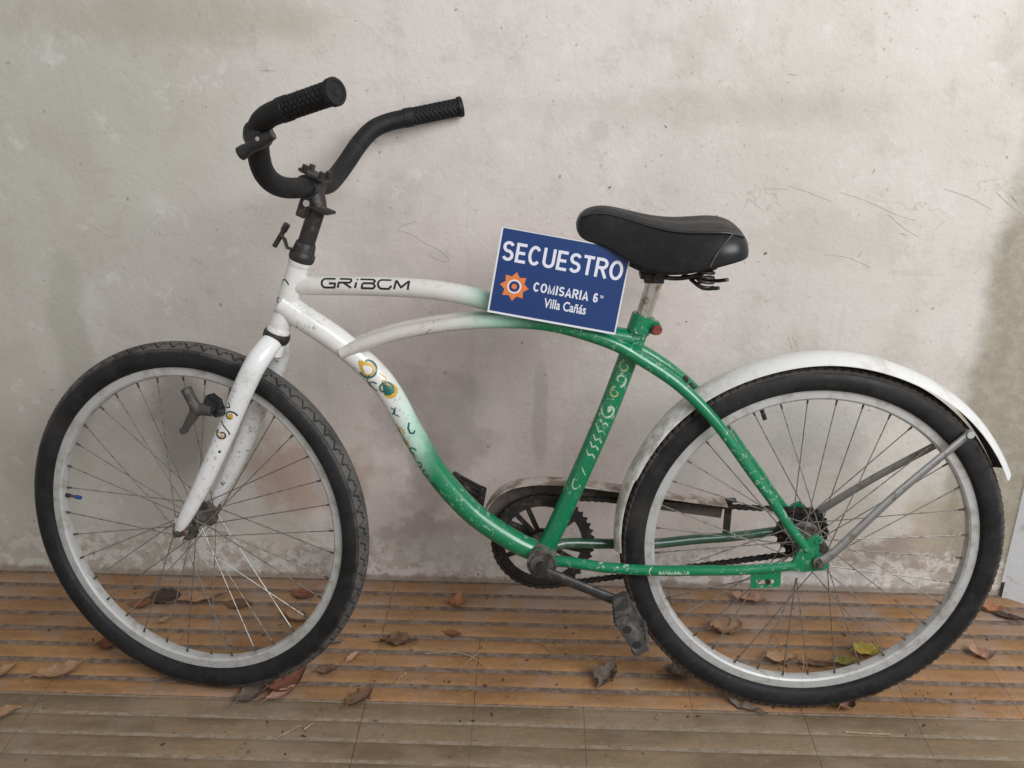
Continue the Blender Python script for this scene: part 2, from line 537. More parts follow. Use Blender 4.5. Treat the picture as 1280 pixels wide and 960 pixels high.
def arc(cx, cy, r, a0, a1, n=16, ry=None):
    ry = ry or r
    return [(cx + r * math.cos(rad(a0 + (a1 - a0) * i / n)), cy + ry * math.sin(rad(a0 + (a1 - a0) * i / n))) for i in range(n + 1)]

# ------------------------------------------------------------ floor of ribbed tiles
floor = mesh_obj('floor', [(-2.4, -2.6, -.0038), (2.4, -2.6, -.0038), (2.4, .05, -.0038), (-2.4, .05, -.0038)], [(0, 1, 2, 3)], 'pale_grout', None, False)
tag(floor, kind='structure')
TS = .2
def tile_mesh(name, rib, grout, gw, dep, seed):
    """four ribs across a 20 cm tile, rounded shoulders, gritty channels"""
    rnd = random.Random(seed)
    prof = []           # (y, z, material of the strip that follows)
    P_ = TS / 4
    b = .0022
    for k in range(4):
        y0 = k * P_
        g0 = y0 + gw / 2
        prof += [(y0 + .0008 if k == 0 else y0, -dep, 1), (g0 - .001, -dep, 0)]
        for q in range(13):
            e = -1 + q / 6
            prof.append((y0 + P_ / 2 + e * (P_ / 2 - gw / 2), -dep * .93 * abs(e) ** 4, 0))
        prof.append((y0 + P_ - gw / 2 + .001, -dep, 1))
    prof.append((TS - .0008, -dep, 1))
    nx = 12
    vs, fs, fm = [], [], []
    for i in range(nx + 1):
        x = .0003 + (TS - .0006) * i / nx
        edge = .0005 if i in (0, nx) else 0
        for (y, z, m) in prof:
            vs.append((x - TS / 2, y - TS / 2, z - edge * (1 if z > -.0008 else .2) + rnd.uniform(-1, 1) * .00018))
    n = len(prof)
    for i in range(nx):
        for j in range(n - 1):
            fs.append((i * n + j, (i + 1) * n + j, (i + 1) * n + j + 1, i * n + j + 1))
            fm.append(prof[j][2])
    # skirt
    k = len(vs)
    for x, y in ((-1, -1), (1, -1), (1, 1), (-1, 1)):
        vs.append((x * (TS / 2 - .0003), y * (TS / 2 - .0008), -.011))
    fs += [(0, k, k + 1, nx * n), (n - 1, nx * n + n - 1, k + 2, k + 3)]
    fm += [1, 1]
    fs += [tuple([k + 3, k] + list(range(0, n))), tuple([k + 1, k + 2] + list(range(nx * n + n - 1, nx * n - 1, -1)))]
    fm += [0, 0]
    o = mesh_obj(name, vs, fs, [rib, grout], None, False, fm)
    me = o.data
    bpy.data.objects.remove(o)
    return me
ochre = [tile_mesh('tile', 'orange_tile', 'dark_grout', .0150, .0028, s) for s in range(3)]
tan = [tile_mesh('tile', 'tan_tile', 'pale_grout', .0110, .0020, s) for s in range(3)]
X0 = -.092
for row in range(9):
    for col_ in range(-8, 8):
        me = random.choice(ochre if row < 2 else tan)
        o = bpy.data.objects.new('tile', me)
        C.objects.link(o)
        o.parent = floor
        o.location = (X0 + (col_ + .5) * TS + random.uniform(-.0004, .0004), -.0035 - (row + .5) * TS + (.0 if row < 2 else .004), random.uniform(-.0003, 0))
        o.rotation_euler = (random.uniform(-.002, .002), random.uniform(-.002, .002), random.uniform(-.002, .002))

# ------------------------------------------------------------ walls
def wall_d(x, z):
    d = .0035 * noise.noise(Vector((x * 2.2, z * 2.2, 3))) + .0016 * noise.noise(Vector((x * 8, z * 8, 9)))
    if z < .12:
        d += .003 * noise.noise(Vector((x * 18, z * 30, 5))) * (1 - z / .12)
    return d
def wall_mesh():
    x0, x1, z0, z1 = -2.2, 1.03, -.012, 2.3
    nx, nz = 170, 120
    vs, fs = [], []
    for j in range(nz + 1):
        z = z0 + (z1 - z0) * (j / nz) ** 1.25
        for i in range(nx + 1):
            x = x0 + (x1 - x0) * i / nx
            vs.append((x, -wall_d(x, z) - .001, z))
    n = nx + 1
    for j in range(nz):
        for i in range(nx):
            fs.append((j * n + i, j * n + i + 1, (j + 1) * n + i + 1, (j + 1) * n + i))
    k = len(vs)
    vs += [(x0, .14, z0), (x1, .14, z0), (x1, .14, z1), (x0, .14, z1)]
    fs += [(k + 1, k, k + 3, k + 2), tuple([k + 3, k + 2] + [nz * n + i for i in range(nx, -1, -1)]),
           tuple([k, k + 3] + [j * n for j in range(nz, -1, -1)]), tuple([k + 2, k + 1] + [j * n + nx for j in range(nz + 1)]),
           tuple([k + 1, k] + list(range(n)))]
    return vs, fs
wall = mesh_obj('plaster_wall', *wall_mesh(), 'wall')
smooth_angle(wall, 50)
tag(wall, 'stained off-white plastered wall that the bicycle leans against', 'wall')

# marks on the plaster: little chips, scuffs and a pencil scribble (x, z, length, thickness, angle, material)
def mark(x, z, ln, th, ang, mat, seed):
    rnd = random.Random(seed)
    n = 9
    up = [(-.5 + i / (n - 1), .5 * math.sin(math.pi * i / (n - 1)) * rnd.uniform(.5, 1.2)) for i in range(n)]
    dn = [(-.5 + i / (n - 1), -.5 * math.sin(math.pi * i / (n - 1)) * rnd.uniform(.5, 1.2)) for i in range(n)][1:-1]
    ring = up + dn[::-1]
    ca, sa = math.cos(ang), math.sin(ang)
    yw = -wall_d(x, z) - .0017
    pts = [(x + (a * ln) * ca - (b * th) * sa, yw, z + (a * ln) * sa + (b * th) * ca) for a, b in ring]
    back = [(p[0], yw + .003, p[2]) for p in pts]
    m = len(pts)
    fs = [tuple(range(m))[::-1]] + [(i, (i + 1) % m, m + (i + 1) % m, m + i) for i in range(m)]
    mesh_obj('chip_mark', pts + back, fs, mat, wall, False)

# ------------------------------------------------------------ the bicycle: local axes x = to the rear, y = to the wall, z = up in the frame plane
bike = empty('bicycle')
bike.location = (0.48877, -0.37628, 0.00008)
bike.rotation_euler = (Matrix.Rotation(-0.02356, 3, 'Z') @ Matrix.Rotation(-0.0790, 3, 'X')).to_euler()
tag(bike, 'white and green cruiser bicycle with black handlebar leaning against the plastered wall', 'bicycle')
RW = .328
def L(u, v, w=0.0):
    return Vector((-u, -w, v))
AL, DE, UH = 1.2178, 0.1931, 1.1665
_ax = Vector((-math.cos(AL), math.sin(AL), 0))
_fw = Vector((math.sin(AL), math.cos(AL), 0))
_w = Vector((0, 0, 1))
_n = math.cos(DE) * _w + math.sin(DE) * _fw
_f2 = math.cos(DE) * _fw - math.sin(DE) * _w
def S(f, a, l=0.0):
    q = Vector((UH, 0, 0)) + a * _ax + f * _f2 + l * _n
    return L(*q)
dAX, dF, dN = L(*_ax), L(*_f2), L(*_n)
X_, Y_, Z_ = Vector((1, 0, 0)), Vector((0, 1, 0)), Vector((0, 0, 1))

# --- frame
frame = empty('frame', bike)
BB = (.463, .289)
head_t = Tube([S(0, .724), S(0, .86)], .0178)
Geo().tube(head_t, 28).lathe(S(0, .724), dAX, [(0, .0172), (.0, .0192), (.011, .0192), (.014, .0176)], 28).lathe(S(0, .86), -dAX, [(0, .0172), (0, .0192), (.009, .0192), (.012, .0176)], 28).obj('head_tube', 'head_white', frame)
top_t = Tube([L(.885, .764), L(.773, .7655), L(.681, .764), L(.615, .757), L(.56, .745), L(.48, .722), L(.40, .700), L(.327, .688)], .0162)
Geo().tube(top_t, 26).obj('top_tube', 'top_fade', frame)
down_t = Tube([L(.905, .735), L(.88, .716), L(.804, .663), L(.738, .597), L(.692, .512), L(.651, .439), L(.588, .365), L(.517, .314), L(*BB)], [.0215, .0215, .0215, .021, .0205, .0205, .020, .0195, .019])
Geo().tube(down_t, 28).obj('down_tube', 'down_fade', frame)
seat_t = Tube([L(*BB), L(.443, .334), L(.408, .426), L(.362, .552), L(.322, .680), L(.3085, .727)], .0168)
Geo().tube(seat_t, 26).obj('seat_tube', 'green', frame)
for sgn in (1, -1):
    tw = Tube([L(.806, .6545, .0165 * sgn), L(.76, .674, .0155 * sgn), L(.704, .6925, .0145 * sgn), L(.625, .708, .0145 * sgn), L(.547, .7155, .0155 * sgn), L(.457, .713, .019 * sgn), L(.365, .690, .0265 * sgn), L(.313, .664, .030 * sgn), L(.246, .621, .036 * sgn),
               L(.183, .561, .046 * sgn), L(.117, .476, .055 * sgn), L(.085, .435, .058 * sgn), L(.054, .392, .062 * sgn), L(.018, .348, .066 * sgn)], [.0104, .0112, .0114, .0114, .0114, .0114, .0114, .0112, .0104, .0096, .0088, .0085, .0082, .0078])
    Geo().tube(tw, 20).obj('curved_stay_tube', 'twin_fade', frame)
    cs = Tube([L(BB[0] - .01, BB[1] - .004, .022 * sgn), L(.425, .293, .034 * sgn), L(.348, .2905, .045 * sgn), L(.266, .291, .050 * sgn), L(.187, .299, .058 * sgn), L(.12, .305, .062 * sgn), L(.035, .319, .066 * sgn)], [.0105, .0098, .0094, .0092, .0090, .0086, .0080])
    Geo().tube(cs, 18).obj('chain_stay', 'green' if sgn > 0 else 'dull_green', frame)
    # dropout plate
    pl = [(.052, .312), (.02, .309), (-.012, .313), (-.02, .322), (-.018, .334), (.0, .345), (.002, .362), (-.004, .372), (.006, .378), (.017, .372), (.03, .36), (.034, .345), (.04, .330)]
    w0, w1 = .063 * sgn, .069 * sgn
    g = Geo()
    m = len(pl)
    g.add([L(a, b, w0) for a, b in pl] + [L(a, b, w1) for a, b in pl], [tuple(range(m)), tuple(range(m, 2 * m))] + [(i, (i + 1) % m, m + (i + 1) % m, m + i) for i in range(m)])
    g.lathe(L(.004, .368, .0694 * sgn), (0, -sgn, 0), [(0, .0025), (.0016, .0028), (.0016, .0060), (0, .0064)], 14)
    g.obj('dropout', 'green', frame, 30)
# bottom bracket shell
g = Geo()
g.lathe(L(*BB, -.036), (0, -1, 0), [(0, .0), (0, .0235), (.002, .0255), (.070, .0255), (.072, .0235), (.072, .0)], 32)
g.obj('bottom_bracket_shell', 'shell', frame)
# seat clamp lug and bolt
g = Geo()
ST = (L(.3085, .727) - L(.322, .680)).normalized()
g.lathe(L(.312, .714), ST, [(-.016, .0168), (-.014, .0192), (.014, .0192), (.016, .0186), (.016, .014)], 26)
g.box(L(.290, .709, .0), (ST.cross(Y_)), Y_, ST, .018, .022, .022, .2)
g.obj('seat_clamp_lug', 'green', frame)
g = Geo()
g.cyl(L(.2865, .709, -.016), L(.2865, .709, .019), .0055, n=12).cyl(L(.2865, .709, .018), L(.2865, .709, .0235), .0088, .0075, n=12)
g.obj('clamp_bolt', 'red', frame)
# kickstand plate with a slot under the near chain stay
pl = [(.108, .299), (.058, .304), (.056, .276), (.106, .271)]
g = Geo()
sl = [(.098, .287), (.068, .290), (.067, .281), (.097, .278)]
for w0, flip in ((.0605, 1), (.064, -1)):
    vs = [L(a, b, w0) for a, b in pl] + [L(a, b, w0) for a, b in sl]
    g.add(vs, [(i, (i + 1) % 4, 4 + (i + 1) % 4, 4 + i)[::flip] for i in range(4)])
b = len(g.v) - 16
g.f += [(b + i, b + (i + 1) % 4, b + 8 + (i + 1) % 4, b + 8 + i) for i in range(4)] + [(b + 4 + i, b + 4 + (i + 1) % 4, b + 12 + (i + 1) % 4, b + 12 + i) for i in range(4)]
g.m += [0] * 8
g.obj('kickstand_plate', 'green', frame, 20)
Geo().cyl(L(.078, .285, .0615), L(.078, .285, .0655), .0052, n=6).obj('plate_bolt', 'black_rust', frame)
Geo().box(L(.038, .303, .062), X_ + Z_ * -.12, Y_, Z_ + X_ * .12, .046, .0016, .017, .2).obj('zinc_tab', 'zinc', frame)

# --- printed decals on the frame
def letters(t, s0, h0, H, W, gap, wd, g, mi=0):
    """squared-off wide sport lettering drawn stroke by stroke; s runs to the rear"""
    r = H * .42
    sets = {
        'G': [[(W, H), (r, H)] + arc(r, H / 2, r, 90, 270, 10, H / 2) + [(W * .95, 0), (W, H * .45), (W * .55, H * .45)]],
        'R': [[(0, 0), (W * .06, H * .55), (W * .85, H * .55), (W * .98, H * .72), (W * .92, H), (W * .12, H)], [(W * .45, H * .5), (W * .98, 0)]],
        'i': [[(W * .06, 0), (W * .16, H * .62)], [(W * .2, H * .86), (W * .24, H)]],
        'B': [[(-W * .12, H), (W * .85, H), (W * .98, H * .8), (W * .85, H * .54), (W * .1, H * .54)], [(W * .85, H * .54), (W, H * .25), (W * .85, 0), (0, 0), (W * .08, H * .52)]],
        'O': [[(W * .95, H), (r, H)] + arc(r, H / 2, r, 90, 270, 10, H / 2) + [(W * .8, 0), (W * 1.0, H * .35)]],
        'M': [[(0, 0), (W * .12, H), (W * .5, H * .2), (W * 1.05, H), (W * 1.0, 0)]],
    }
    s = s0
    for c in 'GRiBOM':
        ww = W * .34 if c == 'i' else W
        for st in sets[c]:
            t.stroke(g, [(s + a, h0 + b_) for a, b_ in st], wd, mi)
        s += ww + gap
g = Geo()
letters(top_t, .052, .0000, .0150, .0222, .0045, .0034, g)
g.obj('brand_lettering', 'decal_black', frame)
def spiral(t, g, s, h, r, a0, turns, wd, mi, sh=1.0, off=.0012):
    n = 40
    pts = []
    for i in range(n + 1):
        k = i / n
        a = rad(a0) + turns * 2 * math.pi * k
        pts.append((s + r * (1 - .75 * k) * math.cos(a) * sh, h + r * (1 - .75 * k) * math.sin(a)))
    t.stroke(g, pts, lambda k: wd * (1.15 - .5 * k), mi, off)
def drop(t, g, s, h, r, mi, off=.0006, ang=0.0, asp=1.6):
    """solid teardrop"""
    vs, fs = [], []
    n, m = 18, 5
    ca, sa = math.cos(ang), math.sin(ang)
    for k in range(m + 1):
        for i in range(n):
            a = 2 * math.pi * i / n
            q = r * k / m
            lx = q * math.cos(a) * (asp if math.cos(a) < 0 else 1.0)
            ly = q * math.sin(a) * (1 if math.cos(a) > 0 else 1 + .6 * math.cos(a))
            vs.append(t.surf(s + lx * ca - ly * sa, h + lx * sa + ly * ca, off))
    for k in range(m):
        fs += [(k * n + i, k * n + (i + 1) % n, (k + 1) * n + (i + 1) % n, (k + 1) * n + i) for i in range(n)]
    g.add(vs, fs, mi)
# swirls on the down tube
g = Geo()
drop(down_t, g, .178, .004, .0125, 1)
drop(down_t, g, .180, .003, .0072, 3, .0009)
down_t.stroke(g, arc(.1785, .004, .0145, 150, -110, 22), .0030, 0, .0012)
drop(down_t, g, .229, .009, .0135, 1)
drop(down_t, g, .227, .006, .0085, 2, .0009)
spiral(down_t, g, .222, .003, .0150, 30, .85, .0032, 0)
down_t.stroke(g, arc(.204, -.004, .016, 160, 330, 16, .010), .0018, 0, .0012)
spiral(down_t, g, .205, -.012, .010, 80, .6, .0020, 2)
down_t.stroke(g, [(.255, -.006), (.262, -.001), (.268, -.006), (.275, .0)], .0020, 0)
down_t.stroke(g, [(.258, .002), (.268, -.010)], .0020, 0)
down_t.stroke(g, [(.292, .010), (.300, .004), (.309, .003), (.313, .008), (.309, .012)], .0032, 2)
down_t.stroke(g, [(.285, -.012), (.320, -.014), (.352, -.012)], .0016, 2)
for s, h, r, a in ((.300, -.012, .0075, 40), (.322, -.013, .0065, 220), (.342, -.011, .0080, 90), (.366, -.012, .0065, 300), (.388, -.011, .0075, 150), (.410, -.012, .006, 20)):
    spiral(down_t, g, s, h, r, a, .9, .0022, 1 if s < .34 else 2, 1.2, .0006)
down_t.stroke(g, [(.196, .013), (.208, .016), (.214, .012)], .0018, 1)
g.obj('swirl_decal', ['decal_teal', 'decal_gold', 'decal_teal', 'head_white'], frame)
# pale ornament running up the seat tube
L0 = seat_t.s[-1]
def ornament(draw, mat):
    g = Geo()
    draw(g)
    g.obj('seat_tube_ornament', mat, frame)
for s, r, a in ((L0 - .086, .0105, 30), (L0 - .110, .0115, 200), (L0 - .134, .0100, 20)):
    ornament(lambda g: spiral(seat_t, g, s, .002, r, a, .9, .0034, 0, 1.1, .0005), 'decal_pale' if r > .011 else 'decal_gilt')
ornament(lambda g: spiral(seat_t, g, L0 - .166, .001, .0140, 80, .95, .0044, 0, 1.2, .0005), 'decal_pale')
ornament(lambda g: drop(seat_t, g, L0 - .164, .001, .0042, 0, .0008), 'decal_pale')
for s in (L0 - .196, L0 - .210, L0 - .226, L0 - .240, L0 - .256):
    ornament(lambda g: seat_t.stroke(g, [(s, -.009), (s + .007, -.002), (s + .002, .003), (s + .010, .010)], .0028), 'decal_pale')
ornament(lambda g: seat_t.stroke(g, arc(L0 - .308, .002, .012, 60, 260, 14, .007), .0022), 'decal_pale')
ornament(lambda g: seat_t.stroke(g, [(L0 - .290, -.006), (L0 - .278, .006)], .0020), 'decal_pale')
# worn script on the near chain stay
g = Geo()
csn = Tube([L(BB[0] - .01, BB[1] - .004, .022), L(.425, .293, .034), L(.348, .2905, .045), L(.266, .291, .050), L(.187, .299, .058), L(.12, .305, .062), L(.035, .319, .066)], [.0105, .0098, .0094, .0092, .0090, .0086, .0080])
csn.stroke(g, arc(.186, .001, .006, 90, 270, 10, .0085), .0020, 0)
for i in range(10):
    s = .196 + i * .0052
    csn.stroke(g, [(s, -.003), (s + .0025, .003), (s + .004, -.002)], .0022, 0)
g.obj('script_decal', ['decal_pale'], frame)
# curls on the head tube
g = Geo()
head_t.stroke(g, arc(.088, .012, .010, -60, 110, 12), .0022, 0)
head_t.stroke(g, [(.056, .014), (.062, .018), (.066, .014)], .0024, 0)
g.obj('head_tube_curl', ['decal_black'], frame)

# --- fork
fork = empty('fork', bike)
for sgn in (1, -1):
    t = Tube([S(0, .716, .006 * sgn), S(0, .705, .022 * sgn), S(.002, .684, .040 * sgn), S(.005, .650, .049 * sgn), S(.009, .600, .052 * sgn), S(.013, .544, .053 * sgn), S(.022, .452, .055 * sgn), S(.033, .380, .056 * sgn), S(.0385, .350, .0555 * sgn), S(.0410, .332, .0555 * sgn)],
             [.016, .0175, .0180, .0178, .0170, .0160, .0145, .0120, .0100, .0060], near=dN, flat=(.92, 1.05))
    Geo().tube(t, 24).obj('fork_blade', 'fork_white', fork)
    if sgn > 0:
        blade_t = t
    g = Geo()
    pl = [(.026, .372), (.024, .335), (.030, .322), (.036, .330), (.042, .318), (.052, .330), (.052, .356), (.046, .374)]
    m = len(pl)
    g.add([S(a, b_, .053 * sgn) for a, b_ in pl] + [S(a, b_, .0575 * sgn) for a, b_ in pl], [tuple(range(m)), tuple(range(m, 2 * m))] + [(i, (i + 1) % m, m + (i + 1) % m, m + i) for i in range(m)])
    g.obj('fork_dropout', 'rusty_white', fork, 30)
g = Geo()
g.tube(Tube([S(0, .690), S(0, .726)], [.0195, .0175]), 24)
g.obj('fork_crown', 'fork_white', fork)
g = Geo()
spiral(blade_t, g, .150, .003, .0110, 120, .8, .0022, 0)
drop(blade_t, g, .150, .003, .0045, 1)
spiral(blade_t, g, .186, .001, .0105, 250, .95, .0026, 0)
spiral(blade_t, g, .190, -.004, .0085, 60, .6, .0020, 1)
blade_t.stroke(g, [(.166, -.010), (.174, .004), (.180, .012)], .0020, 0)
blade_t.stroke(g, [(.130, -.009), (.136, -.003), (.140, -.010)], .0018, 0)
drop(blade_t, g, .218, .008, .0022, 0)
g.obj('fork_curl_decal', ['decal_black', 'decal_gold'], fork)
# headset cups
g = Geo()
g.lathe(S(0, .7165), dAX, [(-.004, .014), (-.004, .0205), (.0, .0224), (.008, .0228), (.012, .0212), (.014, .016)], 30)
g.obj('headset_cup', 'black_rust', fork)
g = Geo()
g.lathe(S(0, .858), dAX, [(0, .015), (0, .0195), (.004, .0212), (.012, .0212), (.015, .0190), (.018, .0182), (.030, .0165), (.032, .0150), (.032, .010)], 30)
g.obj('headset_cup', 'black_rust', fork)
g = Geo()   # bent hanger strip with a screw
hs = Tube([S(.012, .874, .012), S(.022, .873, .016), S(.030, .884, .016), S(.040, .888, .014)], .0035, near=dN, flat=(1.8, .6))
g.tube(hs, 10).cyl(S(.044, .866, .014), S(.034, .906, .016), .0042, n=10).cyl(S(.0365, .897, .0155), S(.0335, .909, .0165), .0062, n=6)
g.obj('cable_hanger', 'black_rust', fork)

# --- brake arm on the near fork blade
brake = empty('brake_caliper', bike)
g = Geo()
g.cyl(S(.020, .585, .050), S(.030, .582, .078), .008, n=14).box(S(.040, .592, .070), dF + dAX * .25, dN, dAX, .030, .026, .026, .22)
g.obj('brake_boss', 'black_plastic', brake)
Geo().tube(Tube([S(.036, .584, .078), S(.058, .577, .080), S(.066, .566, .080)], [.010, .011, .009], near=dN, flat=(.8, 1)), 14).obj('brake_body', 'brake', brake)
Geo().tube(Tube([S(.058, .573, .080), S(.074, .588, .082), S(.088, .603, .084)], [.0095, .0088, .0092], near=dN), 14).obj('cable_holder', 'brake', brake)
g = Geo()
g.tube(Tube([S(.062, .570, .080), S(.066, .552, .082), S(.070, .534, .083)], [.0095, .0080, .0056], near=dN, flat=(.7, 1)), 14).cyl(S(.070, .532, .078), S(.070, .532, .089), .0062, n=12)
g.obj('brake_arm', 'brake', brake)

# --- wheels
PER = 70
def tyre_mesh(name, poly, depth, gw, mat, seed, knob=.0):
    q_ = rad(57)
    ph = np.concatenate([np.linspace(rad(-128), -q_, 12)[:-1], np.linspace(-q_, q_, 62), np.linspace(q_, rad(128), 12)[1:]])
    NA, PR = PER * 32, len(ph)
    lat = ph * .025
    th = np.arange(NA) * 2 * np.pi / NA
    Lp = 2 * np.pi * .328 / PER
    A, B = np.meshgrid((np.arange(NA) % 32) / 32 * Lp, np.abs(lat), indexing='ij')
    d = np.full(A.shape, 1.0)
    pts = [(a * Lp, b_) for a, b_ in poly]
    for sh in (-Lp, 0, Lp):
        for (a0, b0), (a1, b1) in zip(pts, pts[1:]):
            a0_, a1_ = a0 + sh, a1 + sh
            t = np.clip(((A - a0_) * (a1_ - a0_) + (B - b0) * (b1 - b0)) / ((a1_ - a0_) ** 2 + (b1 - b0) ** 2), 0, 1)
            d = np.minimum(d, np.hypot(A - a0_ - t * (a1_ - a0_), B - b0 - t * (b1 - b0)))
    dep = depth * np.clip((gw - d) / (gw * .45), 0, 1)
    dep += depth * .7 * np.clip((.0009 - np.abs(B - .0235)) / .0005, 0, 1)
    dep -= knob * ((B > .0125) & (B < .0215) & (A / Lp % .5 < .30))
    dep -= .0007 * np.clip((.0014 - np.abs(B - .0345)) / .0007, 0, 1)
    r0 = .0252 - dep
    rr = .3030 + r0 * np.cos(ph)[None, :]
    lim = r0 * np.sin(ph)[None, :] * .97
    one = np.ones((NA, 1))
    rr = np.concatenate([one * .2838, one * .2862, rr, one * .2862, one * .2838], 1)
    lim = np.concatenate([one * -.0112, one * -.0145, lim, one * .0145, one * .0112], 1)
    PR += 4
    X = rr * np.cos(th)[:, None]
    Z = rr * np.sin(th)[:, None]
    V = np.stack([X, lim, Z], -1).reshape(-1, 3)
    i = np.arange(NA)[:, None]
    j = np.arange(PR - 1)[None, :]
    i2 = (i + 1) % NA
    F = np.stack([i * PR + j, i * PR + j + 1, i2 * PR + j + 1, i2 * PR + j], -1).reshape(-1, 4)
    me = bpy.data.meshes.new(name)
    me.vertices.add(len(V))
    me.vertices.foreach_set('co', V.ravel())
    me.loops.add(F.size)
    me.loops.foreach_set('vertex_index', F.ravel())
    me.polygons.add(len(F))
    me.polygons.foreach_set('loop_start', np.arange(len(F)) * 4)
    me.polygons.foreach_set('use_smooth', np.ones(len(F), dtype=bool))
    me.update(calc_edges=True)
    gv = np.concatenate([np.zeros((NA, 2)), np.clip(dep / depth, 0, 1), np.zeros((NA, 2))], 1).ravel()
    at = me.attributes.new('groove', 'FLOAT', 'POINT')
    at.data.foreach_set('value', gv.astype(np.float32))
    me.materials.append(MAT[mat])
    return me
zig_f = [(0, .0195), (.40, .0070), (.60, .0115), (.72, .0085), (.94, .0150), (.90, .0175), (1.0, .0195)]
zig_r = [(0, .018), (.5, .0120), (1, .018)]
rimprof = [(.2855, .0125), (.2862, .0115), (.2840, .0095), (.2790, .0090), (.2790, -.0090), (.2840, -.0095), (.2862, -.0115), (.2855, -.0125), (.2715, -.0122), (.2682, -.0095), (.2668, -.004), (.2668, .004), (.2682, .0095), (.2715, .0122)]
def lathe_y(prof, n, closed=True):
    vs, fs = [], []
    k = len(prof)
    for i in range(n):
        a = 2 * math.pi * i / n
        vs += [(r * math.cos(a), y, r * math.sin(a)) for r, y in prof]
    for i in range(n):
        for j in range(k if closed else k - 1):
            fs.append((i * k + j, ((i + 1) % n) * k + j, ((i + 1) % n) * k + (j + 1) % k, i * k + (j + 1) % k))
    return vs, fs
def spoke_mesh(side, lead, fl_r, fl_w):
    """one spoke of a crossed lacing; the rim end points along +x"""
    g = Geo()
    a = rad(64) * lead
    A_ = Vector((fl_r * math.cos(a), side * (fl_w + .001 * lead), fl_r * math.sin(a)))
    B_ = Vector((.2685, side * .0025, 0))
    g.cyl(A_, B_, .00105, n=6)
    d = (A_ - B_).normalized()
    g.cyl(B_ - d * .001, B_ + d * .0115, .0021, .0016, n=8, mi=1)
    o = g.obj('spoke', ['spoke', 'dark_nipple'])
    me = o.data
    bpy.data.objects.remove(o)
    return me
def make_wheel(mat4, tyre_me, fl_r, fl_w, spin, label, hubprof, axle_half):
    wh = empty('wheel', bike)
    wh.matrix_basis = mat4
    wh['label'] = label
    t = bpy.data.objects.new('tyre', tyre_me)
    C.objects.link(t)
    t.parent = wh
    rim = mesh_obj('rim', *lathe_y(rimprof, 160), 'rim', wh)
    smooth_angle(rim, 35)
    kinds = [spoke_mesh(s, l, fl_r, fl_w) for s, l in ((-1, 1), (1, 1), (-1, -1), (1, -1))]
    for k in range(36):
        o = bpy.data.objects.new('spoke', kinds[k % 4])
        C.objects.link(o)
        o.parent = wh
        o.rotation_euler = (0, -rad(k * 10 + spin), 0)
    g = Geo()
    g.lathe((0, 0, 0), (0, 1, 0), hubprof, 28)
    g.obj('hub', 'hub', wh)
    g = Geo()
    g.cyl((0, -axle_half, 0), (0, axle_half, 0), .0048, n=14)
    for s in (-1, 1):
        g.cyl((0, s * (axle_half - .020), 0), (0, s * (axle_half - .010), 0), .0098, n=6)
        g.cyl((0, s * (axle_half - .022), 0), (0, s * (axle_half - .019), 0), .0115, n=18)
    g.obj('axle', 'rust' if axle_half < .08 else 'hub', wh)
    return wh
def hubp(w, r, c):
    return [(-w - .012, .006), (-w - .012, .012), (-w - .004, .014), (-w - .003, r), (-w + .001, r), (-w + .004, c + .003), (-w + .012, c), (w - .012, c), (w - .004, c + .003), (w - .001, r), (w + .003, r), (w + .004, .014), (w + .012, .012), (w + .012, .006)]
fm_ = Matrix((-dF, -dN, dAX)).transposed().to_4x4()
fm_.translation = S(.0377, .3342, 0)
fwh = make_wheel(fm_, tyre_mesh('tyre', zig_f, .0018, .00150, 'tyre_a', 1), .021, .032, 3, 'front wheel with blue valve cap, turned slightly towards the wall', hubp(.032, .024, .0135), .070)
rwh = make_wheel(Matrix.Translation(L(0, RW, 0)), tyre_mesh('tyre', zig_r, .0012, .0012, 'tyre_b', 2, .0014), .024, .032, 6, 'rear wheel under the white fender', hubp(.032, .027, .016), .086)
def valve(wh, ang, cap, ln):
    g = Geo()
    d = Vector((math.cos(ang), 0, math.sin(ang)))
    g.cyl(d * .268, d * .258, .0042, .0036, n=12, mi=0).cyl(d * .259, d * (.262 - ln), .0027, n=12, mi=1).cyl(d * (.262 - ln), d * (.252 - ln), .0040, .0036, n=14, mi=2)
    g.obj('valve', ['black_plastic', 'brake', cap], wh)
valve(fwh, math.pi + .28, 'blue_cap', .016)
valve(rwh, math.atan2(.5719 - RW, -.1029), 'black_plastic', .006)

# --- chain drive (wall side)
CW = -.046
g = Geo()
n = 132
vs, fs = [], []
for k, w0 in enumerate((CW - .0016, CW + .0016)):
    for i in range(n):
        a = 2 * math.pi * i / n
        ro = .0905 + (.0042 if i % 3 == 0 else (-.0012 if i % 3 == 1 else -.0012))
        vs.append(L(BB[0] + ro * math.cos(a), BB[1] + ro * math.sin(a), w0))
        vs.append(L(BB[0] + .071 * math.cos(a), BB[1] + .071 * math.sin(a), w0))
for i in range(n):
    j = (i + 1) % n
    q = 2 * n
    fs += [(2 * i, 2 * j, 2 * j + 1, 2 * i + 1), (q + 2 * i, q + 2 * i + 1, q + 2 * j + 1, q + 2 * j), (2 * i, q + 2 * i, q + 2 * j, 2 * j), (2 * i + 1, 2 * j + 1, q + 2 * j + 1, q + 2 * i + 1)]
g.add(vs, fs)
for k in range(5):
    a = rad(72 * k + 57)
    d = L(math.cos(a), math.sin(a)) - L(0, 0)
    e = L(-math.sin(a), math.cos(a)) - L(0, 0)
    for sg in (-1, 1):
        c0 = L(*BB, CW) + d * .022 + e * .004 * sg
        c1 = L(*BB, CW) + d * .076 + e * .013 * sg
        dd = (c1 - c0).normalized()
        g.box((c0 + c1) / 2, dd, Y_, dd.cross(Y_), (c1 - c0).length, .004, .009, .2)
